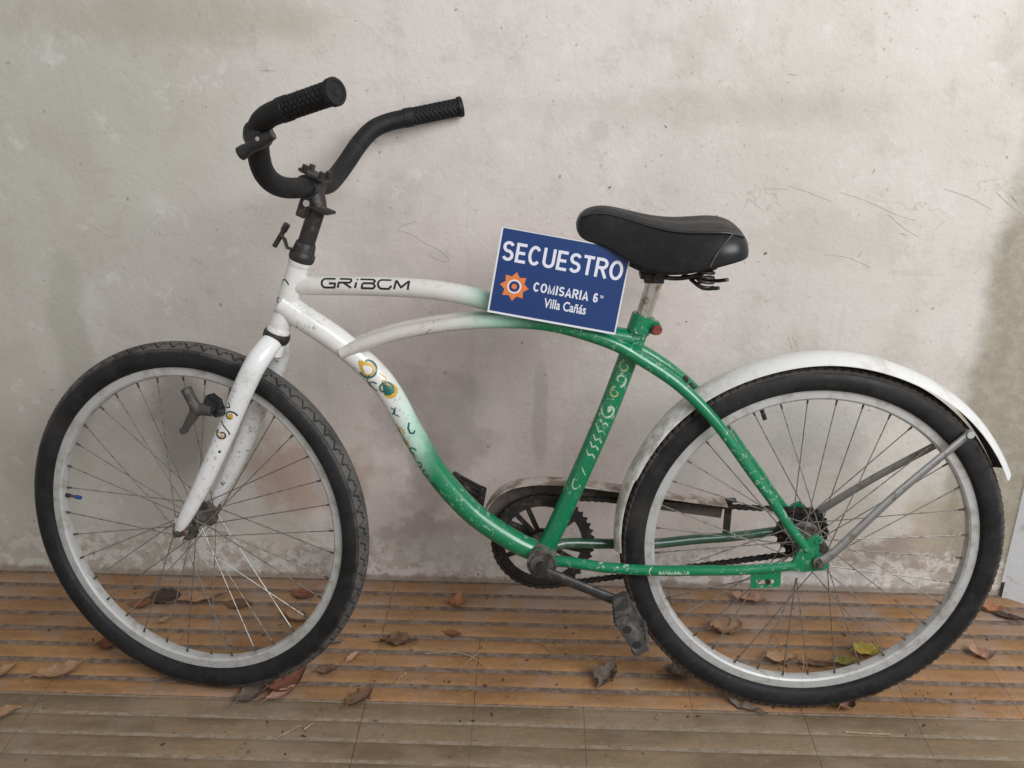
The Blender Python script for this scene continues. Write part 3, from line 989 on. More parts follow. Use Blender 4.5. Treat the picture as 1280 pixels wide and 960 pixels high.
g.lathe(L(*BB, CW - .004), (0, -1, 0), [(0, .0), (0, .026), (.008, .026), (.008, .0)], 28)
g.obj('chainring', 'ring', bike, 30)
g = Geo()   # freewheel cluster
for w0, rc, nt in ((-.046, .040, 20), (-.041, .034, 17), (-.051, .046, 24)):
    m = nt * 3
    vs = []
    for dw in (-.001, .001):
        for i in range(m):
            a = 2 * math.pi * i / m
            ro = rc + (.003 if i % 3 == 0 else -.001)
            vs.append(L(ro * math.cos(a), RW + ro * math.sin(a), w0 + dw))
    g.add(vs, [tuple(range(m)), tuple(range(m, 2 * m))] + [(i, (i + 1) % m, m + (i + 1) % m, m + i) for i in range(m)])
g.lathe(L(0, RW, -.036), (0, 1, 0), [(0, .006), (0, .028), (.02, .030), (.022, .006)], 24)
g.obj('sprocket', 'ring', bike, 30)
def chain_path():
    c1, r1, c2, r2_ = np.array(BB), .0905, np.array((0.0, RW)), .041
    d = c2 - c1
    D = np.hypot(*d)
    base_a = math.atan2(d[1], d[0])
    off = math.acos((r1 - r2_) / D)
    pts = []
    a_t, a_b = base_a - off, base_a + off     # tangent angles
    for i in range(60):
        a = a_b + (2 * math.pi - 2 * off) * i / 59
        pts.append(c1 + r1 * np.array((math.cos(a), math.sin(a))))
    for i in range(30):
        a = a_t + 2 * off * i / 29
        pts.append(c2 + r2_ * np.array((math.cos(a), math.sin(a))))
    pts.append(pts[0])
    return np.array(pts)
cp = chain_path()
seg = np.hypot(*np.diff(cp, axis=0).T)
cs_ = np.concatenate([[0], np.cumsum(seg)])
NL = int(round(cs_[-1] / .0127 / 2)) * 2
pos = [(np.interp(cs_[-1] * i / NL, cs_, cp[:, 0]), np.interp(cs_[-1] * i / NL, cs_, cp[:, 1])) for i in range(NL)]
g = Geo()
for i in range(NL):
    a, b_ = pos[i], pos[(i + 1) % NL]
    A_, B_ = L(*a), L(*b_)
    d = (B_ - A_).normalized()
    e = d.cross(Y_)
    hw = .0040 if i % 2 else .0027
    for sg in (-1, 1):
        prof = []
        for k in range(6):
            q = math.pi / 2 + math.pi * k / 5
            prof.append(A_ + .0042 * (math.cos(q) * d + math.sin(q) * e))
        prof.append((A_ + B_) / 2 - e * .0028)
        for k in range(6):
            q = -math.pi / 2 + math.pi * k / 5
            prof.append(B_ + .0042 * (math.cos(q) * d + math.sin(q) * e))
        prof.append((A_ + B_) / 2 + e * .0028)
        o1 = Y_ * (-CW + sg * hw)
        o2 = Y_ * (-CW + sg * (hw + .0011))
        m = len(prof)
        g.add([p + o1 for p in prof] + [p + o2 for p in prof], [tuple(range(m)), tuple(range(m, 2 * m))] + [(k, (k + 1) % m, m + (k + 1) % m, m + k) for k in range(m)])
    g.cyl(A_ + Y_ * (-CW - .004), A_ + Y_ * (-CW + .004), .0036, n=8, cap=False)
g.obj('chain', 'chain', bike, 30)
# chain guard: top flange plus wall-side plate
path = [(.560, .305), (.571, .328), (.567, .352), (.549, .380), (.519, .400), (.470, .409), (.42, .408), (.377, .405), (.29, .395), (.2, .385), (.138, .3785)]
gt = Tube([L(*p) for p in path], .01, step=.012)
g = Geo()
vs, fs = [], []
thk = .0014
for p, T in zip(gt.p, gt.T):
    nn = Vector((T.z, 0, -T.x))
    if nn.dot(p - L(.35, .25)) < 0:
        nn = -nn
    for w0, dp in ((-.030, 0), (-.066, 0), (-.069, .004), (-.069, .040), (-.0675, .040), (-.0672, .005), (-.065, thk), (-.030, thk)):
        vs.append(Vector((p.x, -w0, p.z)) - nn * dp)
k = 8
fm2 = []
for i in range(len(gt.p) - 1):
    for j in range(k):
        fs.append((i * k + j, (i + 1) * k + j, (i + 1) * k + (j + 1) % k, i * k + (j + 1) % k))
        fm2.append(1 if j in (4, 5, 6) else 0)
fs += [tuple(range(k)), tuple(range((len(gt.p) - 1) * k, len(gt.p) * k))]
fm2 += [0, 0]
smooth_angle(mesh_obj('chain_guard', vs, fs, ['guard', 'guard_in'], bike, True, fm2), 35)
Geo().box(L(.131, .342, -.064), X_, Y_, Z_, .013, .003, .076, .2).box(L(.128, .379, -.058), X_, Y_, Z_, .018, .016, .003, .2).obj('guard_bracket', 'black_rust', bike)

# --- cranks, cups and pedals
CE = (.313, .240)
cd = (L(*CE) - L(*BB)).normalized()
def crank(sgn):
    c0, c1 = L(*BB, .060 * sgn), L(BB[0] + (CE[0] - BB[0]) * sgn, BB[1] + (CE[1] - BB[1]) * sgn, .082 * sgn)
    d = (c1 - c0).normalized()
    t = Tube([c0 - d * .006, c0 + d * .030, c0 + d * .09, c1 - d * .012, c1 + d * .010], [.0088, .0098, .0090, .0100, .0115], near=Vector((0, -sgn, 0)), flat=(.62, 1))
    g = Geo().tube(t, 18)
    g.cyl(c0 - Y_ * -.016 * sgn, c0 - Y_ * .008 * sgn, .0105, n=22)
    g.cyl(c0 - Y_ * .008 * sgn, c0 - Y_ * .011 * sgn, .0068, n=6)
    g.obj('crank_arm', 'crank', bike, 40)
    # pedal
    pd = empty('pedal', bike)
    ctr = c1 - Y_ * .056 * sgn
    ip = (L(-.52, -.85) - L(0, 0)).normalized() if sgn > 0 else (L(-.78, -.42) - L(0, 0)).normalized()
    tk = ip.cross(Y_).normalized()
    W_, LN, TH = .074, .086, .026
    Geo().cyl(c1, c1 - Y_ * .098 * sgn, .0065, n=14).obj('pedal_axle', 'hub', pd)
    g = Geo()
    for e in (-1, 1):
        g.box(ctr + ip * e * (W_ / 2 - .007), ip, Y_, tk, .014, LN, TH, .18)
        g.box(ctr + Y_ * e * (LN / 2 - .005), ip, Y_, tk, W_ - .02, .010, TH * .92, .15)
    for q in (-.22, .05, .30):
        g.box(ctr + Y_ * LN * q, ip, Y_, tk, W_ - .02, .006, TH * .7, .15)
    for e in (-1, 1):
        for q in range(7):
            for z in (-1, 1):
                g.box(ctr + ip * e * (W_ / 2 - .007) + Y_ * (q - 3) * .0115 + tk * z * TH / 2, ip, Y_, tk, .011, .006, .004, .2)
    g.obj('pedal_body', 'pedal' if sgn > 0 else 'black_rust', pd, 30)
    for q in (-.24, .24):  # dark discs carry the shade of two holes in the pedal end
        ends = [(ctr + Y_ * -sgn * (LN / 2 - .002) + ip * q * W_ * .9, ctr + Y_ * -sgn * (LN / 2 + .0008) + ip * q * W_ * .9, .0070)]
        for a, b_, r in ends:
            Geo().cyl(a, b_, r, n=14).obj('pedal_hole_shade', 'pedal_dark', pd, 30)
crank(1)
crank(-1)
g = Geo()
g.lathe(L(*BB, .034), (0, -1, 0), [(0, .0235), (.003, .0262), (.0065, .0262), (.0068, .0232), (.0050, .0228), (.0050, .0205), (.0085, .0195), (.0090, .0140), (.0120, .0135), (.0125, .0085), (.020, .0080), (.020, .0)], 30)
g.obj('bearing_cup', 'hub', bike)

# --- fender with two stays
fender = empty('fender', bike)
def fender_mesh():
    a0, a1, n = rad(-4), rad(155), 110
    prof = []
    for i in range(15):
        q = -1 + 2 * i / 14
        prof.append((.033 * q, .3475 - .0135 * abs(q) ** 2.2))
    vs, fs, fm = [], [], []
    th = .0014
    k = len(prof)
    for i in range(n + 1):
        t = i / n
        a = a0 + (a1 - a0) * t
        # the front leg hugs the tyre, the tail lifts away
        dr = -.010 * max(0, 1 - t / .28) + .004 * max(0, (t - .75) / .25)
        nar = 1 - .42 * max(0, 1 - t / .30) - .10 * max(0, (t - .965) / .035)
        ripple = .0006 * math.sin(9 * a)
        for o_ in (0, th):
            for w0, r in prof:
                rr = .3475 - (.3475 - r) * (1 if nar > .8 else .8) + dr + ripple - o_
                vs.append(L(rr * math.cos(a), RW + rr * math.sin(a), w0 * nar))
    s = 2 * k
    for i in range(n):
        for j in range(k - 1):
            fs.append((i * s + j, i * s + j + 1, (i + 1) * s + j + 1, (i + 1) * s + j)); fm.append(0)
            fs.append((i * s + k + j, (i + 1) * s + k + j, (i + 1) * s + k + j + 1, i * s + k + j + 1)); fm.append(1)
        fs.append((i * s, (i + 1) * s, (i + 1) * s + k, i * s + k)); fm.append(0)
        fs.append((i * s + k - 1, i * s + 2 * k - 1, (i + 1) * s + 2 * k - 1, (i + 1) * s + k - 1)); fm.append(0)
    for i in (0, n):
        for j in range(k - 1):
            fs.append((i * s + j, i * s + k + j, i * s + k + j + 1, i * s + j + 1)); fm.append(0)
    return vs, fs, fm
v_, f_, m_ = fender_mesh()
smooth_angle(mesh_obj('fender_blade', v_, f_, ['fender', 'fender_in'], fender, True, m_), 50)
for sgn, end in ((1, (-.228, .553, .034)), (-1, (-.226, .520, -.034))):
    t = Tube([L(-.004, .334, .074 * sgn), L(-.022, .348, .073 * sgn), L(end[0] * .5, (end[1] + .34) / 2, .055 * sgn), L(*end)], [.0092, .0080, .0072, .0066], near=Vector((0, -sgn, 0)), flat=(.55, 1))
    g = Geo().tube(t, 12)
    g.cyl(L(-.001, .331, .0715 * sgn), L(-.001, .331, .0755 * sgn), .0105, n=18)
    g.obj('fender_stay', 'stay', fender)
    Geo().cyl(L(end[0], end[1], .030 * sgn), L(end[0], end[1], .041 * sgn), .0062, n=12).obj('stay_bolt', 'zinc', fender)
# clip that holds the blade to the stays
Geo().box(L(.232, .612, .022), X_ + Z_ * .8, Y_, Z_ - X_ * .8, .024, .006, .010, .2).cyl(L(.236, .630, .02), L(.236, .630, .034), .0045, n=8).obj('fender_clip', 'black_rust', fender)

# --- stem and handlebar
stem = empty('stem', bike)
Geo().tube(Tube([S(0, .868), S(0, .955)], .0140), 22).obj('quill', 'black_rust', stem)
g = Geo()
g.tube(Tube([S(-.004, .945), S(.006, .960), S(.018, .970)], [.0135, .0165, .0175], near=dN), 18)
g.lathe(S(.022, .977, -.020), dN, [(0, .0165), (0, .0195), (.040, .0195), (.040, .0165)], 26)
g.obj('stem_clamp', 'black_rust', stem)
g = Geo()
g.box(S(-.006, .952, .006), dF, dN, dAX, .044, .036, .005, .25).box(S(.016, .946, .018), dF, dN, dAX, .016, .006, .034, .2)
g.box(S(.018, .998, .004), dF + dAX * .1, dN, dAX, .046, .040, .005, .25)
g.obj('clamp_plate', 'black_rust', stem, 30)
for f_, l_ in ((.034, .014), (.034, -.012), (.004, .014), (.004, -.012)):
    Geo().cyl(S(f_, .996, l_), S(f_, 1.009, l_), .0058, n=6).obj('clamp_bolt', 'black_rust', stem)
Geo().cyl(S(.010, .955, .022), S(.010, .955, .026), .0055, n=12).obj('stem_screw', 'chrome', stem)
bar = empty('handlebar', bike)
def bar_pts(sg):
    return [S(.022, .977, .030 * sg), S(.024, .977, .070 * sg), S(.029, .980, .100 * sg), S(.034, .990, .130 * sg), S(.037, 1.010, .160 * sg), S(.037, 1.043, .190 * sg), S(.030, 1.072, .214 * sg), S(.014, 1.091, .231 * sg), S(-.006, 1.106, .243 * sg), S(-.030, 1.122, .255 * sg)]
pts_ = bar_pts(-1)[::-1] + [S(.022, .977, 0)] + bar_pts(1)
bt = Tube(pts_, [.0135] + [.0160] * (len(pts_) - 2) + [.0135], near=dAX)
Geo().tube(bt, 24).obj('bar_sleeve', 'foam', bar)
def grip(sg):
    a, b_ = S(-.010, 1.109, .2455 * sg), S(-.0835, 1.1586, .283 * sg)
    d = (b_ - a)
    LN = d.length
    d.normalize()
    X = d.orthogonal().normalized()
    Y = d.cross(X)
    n, m = 56, 72
    prof_end = [(LN, .0155), (LN, .0182), (LN + .006, .0184), (LN + .008, .0172), (LN + .008, .0135), (LN + .0068, .0128), (LN + .0068, .0060), (LN + .0078, .0052), (LN + .0078, .0025), (LN + .0065, 0)]
    vs, fs = [], []
    rows = [(-.003, .0135), (-.003, .0172), (.012, .0172)]
    for i in range(m + 1):
        rows.append((.013 + (LN - .014) * i / m, None))
    rows += prof_end
    for h, r in rows:
        for k in range(n):
            an = 2 * math.pi * k / n
            rr = r
            if r is None:
                # raised diamonds
                p, q = h / .0085, an / (2 * math.pi) * 14
                e = abs(math.sin(math.pi * (p + q / 2))) * abs(math.sin(math.pi * (p - q / 2)))
                rr = .0146 + .0017 * min(1, max(0, (e - .18) * 4))
            vs.append(a + d * h + rr * (math.cos(an) * X + math.sin(an) * Y))
    for j in range(len(rows) - 1):
        fs += [(j * n + k, j * n + (k + 1) % n, (j + 1) * n + (k + 1) % n, (j + 1) * n + k) for k in range(n)]
    o = mesh_obj('grip', vs, fs, 'grip', bar)
    smooth_angle(o, 45)
grip(1)
grip(-1)
lever = empty('brake_lever', bike)
ctr = S(.0335, 1.058, .2035)
td = (S(.030, 1.072, .214) - S(.037, 1.043, .190)).normalized()
g = Geo().lathe(ctr - td * .009, td, [(0, .0162), (0, .0195), (.003, .0208), (.015, .0208), (.018, .0195), (.018, .0162)], 26)
g.box(ctr - dF * .006 + dAX * .002 + dN * .017, dF - dAX * .6, dN, dAX + dF * .6, .030, .018, .022, .25)
g.obj('lever_clamp', 'black_plastic', lever)
e0, e1 = ctr + dN * .021 - dF * .030 + dAX * .013, ctr + dN * .019 + dF * .002 - dAX * .024
g = Geo()
g.tube(Tube([e0, (e0 + e1) / 2 + dN * .002, e1], [.0080, .0100, .0082], near=dN), 16)
g.obj('lever_body', 'black_plastic', lever)
dv = (e1 - e0).normalized()
g = Geo()
g.lathe(e1, dv, [(-.004, .0085), (0, .0098), (.009, .0100), (.0095, .0055), (.002, .0050)], 18)
g.obj('cable_end', 'black_plastic', lever)
Geo().cyl(ctr + dN * .029 - dF * .016, ctr + dN * .0325 - dF * .016, .0030, n=10).obj('lever_screw', 'chrome', lever)

# --- saddle
saddle = empty('saddle', bike)
st_ = [  # u, top v, half width, bottom v, top crown
    (.4235, .8780, .006, .8700, .002), (.4200, .8890, .017, .8600, .004), (.4110, .8985, .027, .8520, .006), (.3950, .9040, .033, .8480, .007), (.3740, .9050, .038, .8430, .008),
    (.3480, .9000, .045, .8280, .008), (.3220, .8935, .056, .8130, .008), (.2960, .8885, .070, .8070, .008), (.2700, .8860, .083, .8090, .008), (.2450, .8865, .093, .8150, .008),
    (.2200, .8890, .099, .8230, .009), (.2000, .8895, .100, .8290, .009), (.1830, .8860, .097, .8340, .008), (.1700, .8790, .089, .8370, .006), (.1620, .8680, .077, .8400, .004), (.1590, .8570, .066, .8440, .002)]
def saddle_mesh():
    n = 40
    vs, fs, fm = [], [], []
    for (u, vt, hw, vb, cr) in st_:
        H = vt - vb
        ring = []
        for i in range(n):
            q = i / n
            if q < .40:          # top, from far edge to near edge
                k = -1 + 2 * q / .40
                w0 = k * hw * .80
                v0 = vt - cr * abs(k) ** 2.4 + (-.004 * math.exp(-(k * 3.0) ** 2) if .18 < u < .36 else 0)
            elif q < .60:        # near side
                k = (q - .40) / .20
                w0 = hw * (.80 + .20 * math.sin(min(1, k * 1.35) * math.pi / 2))
                v0 = vt - cr - (H - cr) * (k ** 1.15)
            elif q < .80:        # underside
                k = (q - .60) / .20
                w0 = hw * (1 - 2 * k)
                v0 = vb + .010 * math.sin(math.pi * k)
            else:
                k = 1 - (q - .80) / .20
                w0 = -hw * (.80 + .20 * math.sin(min(1, k * 1.35) * math.pi / 2))
                v0 = vt - cr - (H - cr) * (k ** 1.15)
            ring.append(L(u, v0, w0))
        vs += ring
    m = len(st_)
    for j in range(m - 1):
        for i in range(n):
            fs.append((j * n + i, j * n + (i + 1) % n, (j + 1) * n + (i + 1) % n, (j + 1) * n + i))
            fm.append(1 if .02 < (i + .5) / n < .38 and 1 < j < m - 3 else 0)
    fs += [tuple(range(n))[::-1], tuple(range((m - 1) * n, m * n))]
    fm += [0, 0]
    return vs, fs, fm
v_, f_, m_ = saddle_mesh()
o = mesh_obj('saddle_cover', v_, f_, ['vinyl', 'vinyl_top'], saddle, True, m_)
sub = o.modifiers.new('smooth', 'SUBSURF')
sub.levels = 2
sub.render_levels = 2
# stitched seams: along the upper edge and round the rear panel on each side
def seam(pts, r=.0012):
    return Tube([L(*p) for p in pts], r, step=.006)
for sgn in (1, -1):
    Geo().tube(seam([(u, vt - cr - .0015, hw * .835 * sgn) for (u, vt, hw, vb, cr) in st_[2:14]], .0014), 8).obj('seam', 'black_plastic', saddle)
    Geo().tube(seam([(.188, .880, .089 * sgn), (.200, .869, .0985 * sgn), (.212, .852, .1005 * sgn), (.222, .830, .100 * sgn)], .0013), 8).obj('seam', 'brake', saddle)
for sgn in (1, -1):   # wire rails and springs
    t = Tube([L(.392, .846, .014 * sgn), L(.36, .828, .018 * sgn), L(.31, .805, .022 * sgn), L(.27, .796, .025 * sgn), L(.235, .804, .040 * sgn), L(.205, .822, .055 * sgn)], .0036)
    Geo().tube(t, 10).obj('rail', 'black_rust', saddle)
    sp = []
    for i in range(40):
        a = i / 39 * 2 * math.pi * 3.5
        sp.append(L(.222 - .012 * math.cos(a), .792 + .026 * i / 39, .066 * sgn + .012 * math.sin(a)))
    Geo().tube(Tube(sp, .0026, step=.004), 8).obj('spring', 'black_rust', saddle)
for pts in ([(.24, .796, .03), (.225, .790, .066), (.205, .796, .09)], [(.252, .800, .02), (.21, .800, .055), (.192, .808, .085)], [(.24, .796, -.03), (.225, .790, -.066), (.205, .796, -.09)]):
    Geo().tube(Tube([L(*p) for p in pts], .0031), 8).obj('wire_bracket', 'black_rust', saddle)
g = Geo()
g.box(L(.296, .797, 0), X_, Y_, Z_, .044, .056, .022, .3).cyl(L(.291, .797, -.036), L(.291, .797, .036), .008, n=12)
g.obj('saddle_clamp', 'black_rust', saddle)
Geo().tube(Tube([L(.318, .690), L(.3065, .733), L(.2915, .792)], .0132), 24).obj('seat_post', 'chrome', bike)

# ------------------------------------------------------------ printed card tucked between tube and saddle
card = empty('paper_sign')
bm_ = Matrix.LocRotScale(bike.location, bike.rotation_euler, None)
cw_, ch_ = .2075, .1365
rx = (L(-1, -.157) - L(0, 0)).normalized()                      # along the card to the rear
upv = L(.163, .97) - L(0, 0)
upv = (upv + Y_ * .115).normalized()                            # leans back onto the top tube
nrm = rx.cross(upv).normalized()
upv = nrm.cross(rx)
bl = L(.5605, .7385, .0455)
cm = Matrix((rx, upv, nrm)).transposed().to_4x4()
cm.translation = bl
card.matrix_world = bm_ @ cm
tag(card, 'blue printed paper sign with white lettering and orange star propped on the frame', 'sign')
def curl(x, y):
    return .0020 * math.sin(math.pi * x / cw_) * (y / ch_) + .0025 * (x / cw_) ** 4 * (y / ch_)
def sheet(name, x0, x1, y0, y1, z, mat, thick, nx=24, ny=12):
    vs, fs = [], []
    for dz in (z, z - thick):
        for j in range(ny + 1):
            for i in range(nx + 1):
                x, y = x0 + (x1 - x0) * i / nx, y0 + (y1 - y0) * j / ny
                vs.append((x, y, dz + curl(x, y)))
    n = nx + 1
    q = n * (ny + 1)
    for j in range(ny):
        for i in range(nx):
            a = j * n + i
            fs += [(a, a + 1, a + n + 1, a + n), (q + a, q + a + n, q + a + n + 1, q + a + 1)]
    bd = [i for i in range(n)] + [j * n + nx for j in range(1, ny + 1)] + [ny * n + i for i in range(nx - 1, -1, -1)] + [j * n for j in range(ny - 1, 0, -1)]
    fs += [(bd[i], q + bd[i], q + bd[(i + 1) % len(bd)], bd[(i + 1) % len(bd)]) for i in range(len(bd))]
    return mesh_obj(name, vs, fs, mat, card, False)
sheet('card', 0, cw_, 0, ch_, 0, 'card', .0008)
sheet('printed_field', .0028, cw_ - .0022, .0034, ch_ - .0012, .00035, 'navy', .0002)
def text(name, body, x, y, width, height, off, mat, z=.0007):
    cu = bpy.data.curves.new(name, 'FONT')
    cu.body = body
    cu.size = 1
    cu.offset = off
    cu.resolution_u = 4
    to = bpy.data.objects.new(name, cu)
    C.objects.link(to)
    bpy.context.view_layer.update()
    dg = bpy.context.evaluated_depsgraph_get()
    me = bpy.data.meshes.new_from_object(to.evaluated_get(dg))
    bpy.data.objects.remove(to)
    co = np.array([v.co[:] for v in me.vertices])
    lo, hi = co.min(0), co.max(0)
    for v in me.vertices:
        px = x + (v.co.x - lo[0]) / (hi[0] - lo[0]) * width
        py = y + (v.co.y - lo[1]) / (hi[1] - lo[1]) * height
        v.co = (px, py, z + curl(px, py))
    me.materials.clear()
    me.materials.append(MAT[mat])
    me.name = name
    o = bpy.data.objects.new(name, me)
    C.objects.link(o)
    o.parent = card
    return o
def sans(body, x, y, width, H, wd, name, mat, z=.0007):
    """bold plain capitals drawn as flat strokes of even weight"""
    h = wd / 2
    def glyph(c, W):
        R_, l, r, b, t, m = W / 2 - h, h, W - h, h, H - h, H / 2
        ry = (H / 2 - h)
        q = (t - m) / 2
        if c == 'S':
            return [arc(W / 2, m + q, R_, 25, 255, 14, q) + arc(W / 2, m - q, R_, 75, -155, 14, q)]
        if c == 'E':
            return [[(r + h * .6, t), (l, t), (l, b), (r + h * .8, b)], [(l, m), (r, m)]]
        if c == 'C':
            return [arc(W / 2, m, R_, 40, 320, 24, ry)]
        if c == 'O':
            return [arc(W / 2, m, R_, 90, 455, 30, ry)]
        if c == 'U':
            return [[(l, H), (l, b + R_)] + arc(W / 2, b + R_, R_, 180, 360, 14) + [(r, H)]]
        if c == 'T':
            return [[(0, t), (W, t)], [(W / 2, t), (W / 2, 0)]]
        if c == 'R':
            return [[(l, 0), (l, t), (r - q, t)] + arc(r - q, t - q, q, 90, -90, 10) + [(l, t - 2 * q)], [(W * .50, t - 2 * q), (r + h * .35, 0)]]
        if c == 'M':
            return [[(l, 0), (l, t), (W / 2, b), (r, t), (r, 0)]]
        if c == 'I':
            return [[(W / 2, 0), (W / 2, H)]]
        if c == 'A':
            return [[(l * .6, 0), (W / 2, t), (W - l * .6, 0)], [(W * .22, H * .27), (W * .78, H * .27)]]
        if c == '6':
            return [arc(W / 2, b + q * 1.05, R_, 0, 360, 20, q * 1.05), arc(W / 2, m, R_, 180, 40, 12, ry)]
        return []
    rel = {'S': .92, 'E': .86, 'C': 1.02, 'U': .98, 'T': .86, 'R': .98, 'O': 1.08, 'M': 1.12, 'I': .34, 'A': 1.0, '6': .80, ' ': .45}
    gap = wd * .62
    tot = sum(rel[c] for c in body)
    k = (width - gap * (len(body) - 1)) / tot
    for c in body:
        W = rel[c] * k
        g = Geo()
        for st in glyph(c, W):
            vs = []
            st = [p for i, p in enumerate(st) if i == 0 or (Vector(p) - Vector(st[i - 1])).length > 1e-5]
            n_ = len(st)
            for i, p in enumerate(st):
                p = Vector(p)
                a = (p - Vector(st[i - 1])).normalized() if i else None
                b = (Vector(st[i + 1]) - p).normalized() if i < n_ - 1 else None
                if a is None:
                    a = b
                if b is None:
                    b = a
                n1, n2 = Vector((-a.y, a.x)), Vector((-b.y, b.x))
                mt = (n1 + n2)
                mt = mt.normalized() if mt.length > .2 else n1
                mt *= h / max(.62, mt.dot(n1))
                for q in (p + mt, p - mt):
                    vs.append((x + q.x, y + q.y, z + curl(x + q.x, y + q.y)))
            g.add(vs, [(2 * i, 2 * i + 1, 2 * i + 3, 2 * i + 2) for i in range(n_ - 1)])
            z += .00002
        if g.v:
            o = g.obj(name, mat, card)
        x += W + gap
sans('SECUESTRO', .0075, .0855, .1925, .0310, .0048, 'headline_letter', 'ink_white')
sans('COMISARIA 6', .0655, .0455, .1040, .0150, .0027, 'station_letter', 'ink_white')
text('ordinal_lettering', 'ta', .1722, .0540, .0055, .0048, .02, 'ink_white')
text('town_lettering', 'Villa Cañás', .0865, .0230, .0680, .0155, .018, 'ink_white')
g = Geo()
g.box((.1750, .0515, .0009), (1, 0, 0), (0, 1, 0), (0, 0, 1), .0058, .0007, .0003, 0)
g.obj('ordinal_bar', 'ink_white', card)
def disc(name, cx, cy, r0, r1, mat, z, n=40, star=None):
    vs, fs = [], []
    for i in range(n):
        a = 2 * math.pi * i / n + math.pi / 2
        ro = r1
        if star:
            ro = r1 if i % 2 == 0 else star
        for r in (r0, ro):
            x, y = cx + r * math.cos(a), cy + r * math.sin(a)
            vs.append((x, y, z + curl(x, y)))
    fs = [(2 * i, 2 * i + 1, 2 * ((i + 1) % n) + 1, 2 * ((i + 1) % n)) for i in range(n)]
    mesh_obj(name, vs, fs, mat, card, False)
ex, ey = .0355, .0475
disc('emblem_star', ex, ey, .0006, .0232, 'ink_orange', .0007, 16, .0162)
disc('emblem_ring', ex, ey, .0086, .0112, 'ink_white', .0009)
disc('emblem_disc', ex, ey, .0003, .0087, 'ink_navy', .0009)
disc('emblem_centre', ex, ey, .0002, .0050, 'ink_orange', .0011, 12, .0036)

# ------------------------------------------------------------ corner wall
g = Geo()
dx, dy = .82, -.57
a = Vector((1.032, -.012, 0))
vs, fs = [], []
nz, nl = 40, 16
for j in range(nz + 1):
    for i in range(nl + 1):
        p = a + Vector((dx, dy, 0)) * (.55 * i / nl)
        z = -.011 + 2.3 * j / nz
        d = .006 * noise.noise(Vector((i * .6, j * .6, 2))) if i else 0
        vs.append((p.x - .57 * d, p.y - .82 * d, z))
for j in range(nz):
    for i in range(nl):
        q = j * (nl + 1) + i
        fs.append((q, q + nl + 1, q + nl + 2, q + 1))
k = len(vs)
e = a + Vector((dx, dy, 0)) * .55
o1, o2 = a + Vector((.12, .16, 0)), e + Vector((.1, .2, 0))
vs += [(o1.x, o1.y, -.011), (o2.x, o2.y, -.011), (o2.x, o2.y, 2.29), (o1.x, o1.y, 2.29)]
fs += [(k, k + 1, k + 2, k + 3), (0, nl, k + 1, k), (nl, nz * (nl + 1) + nl, k + 2, k + 1), (0, k, k + 3, nz * (nl + 1)), (nz * (nl + 1), k + 3, k + 2, nz * (nl + 1) + nl)]
cwall = mesh_obj('corner_wall', vs, fs, 'white_wall')
smooth_angle(cwall, 40)
tag(cwall, 'rough whitewashed wall meeting the olive-stained corner beside the rear wheel', 'wall')

# ------------------------------------------------------------ wall marks, placed by their spots on the plaster
CAM = Vector((0.0057, -1.8478, 1.2349))
def ray(px, py):
    return fwd + (px - 640) / 1232.9 * r2 + (py - 480) / 1232.9 * d2
def on_wall(px, py):
    d = ray(px, py)
    p = CAM + d * (-CAM.y / d.y)
    return p.x, p.z
def on_floor(px, py):
    d = ray(px, py)
    p = CAM + d * (-CAM.z / d.z)
    return p.x, p.y
for i, (px, py, ln, th, ang, mt) in enumerate([
    (65, 487, .012, .008, .3, 'mark_soft'), (832, 158, .009, .005, -.9, 'mark'), (570, 12, .010, .006, .4, 'mark_soft'), (556, 466, .008, .006, .2, 'mark'), (1166, 385, .011, .011, 0, 'mark_soft'),
    (957, 317, .010, .008, .6, 'mark_red'), (335, 88, .040, .0022, .0, 'mark_soft'), (228, 126, .010, .004, .5, 'mark_soft'), (475, 190, .008, .012, .2, 'mark_soft'), (127, 628, .006, .005, 0, 'mark'),
    (858, 402, .006, .005, 0, 'mark'), (692, 126, .006, .005, .3, 'mark_soft'), (1092, 214, .012, .005, 1.1, 'mark_soft'), (991, 93, .022, .003, -.1, 'mark_soft'), (1130, 293, .022, .0025, -.35, 'mark_soft'),
    (169, 70, .008, .004, 0, 'mark_soft'), (258, 133, .006, .005, .8, 'mark_soft'), (522, 640, .006, .004, 0, 'mark_soft'), (518, 670, .009, .004, .4, 'mark_soft'), (598, 718, .012, .008, 1.3, 'mark'),
    (395, 706, .007, .008, 0, 'mark'), (1147, 388, .006, .008, 0, 'mark_soft'), (234, 374, .005, .005, 0, 'mark_soft'), (762, 234, .010, .006, .7, 'mark_red'), (448, 225, .006, .004, 0, 'mark_soft'), (10, 78, .014, .007, .2, 'mark_soft'),
    (700, 220, .006, .012, .1, 'mark_soft'), (1075, 318, .018, .003, .9, 'mark_soft'), (1268, 250, .03, .003, -.75, 'mark')]):
    mark(*on_wall(px, py), ln * .75, th * .65, ang, mt, i)
sq = [Vector((x, -wall_d(x, z) - .0012, z)) for x, z in (on_wall(*p) for p in ((520, 276), (496, 286), (512, 292), (530, 303), (548, 312), (562, 324), (558, 327), (546, 325), (536, 318)))]
Geo().tube(Tube(sq, .00028, step=.006), 6).obj('pencil_scribble', 'mark', wall)

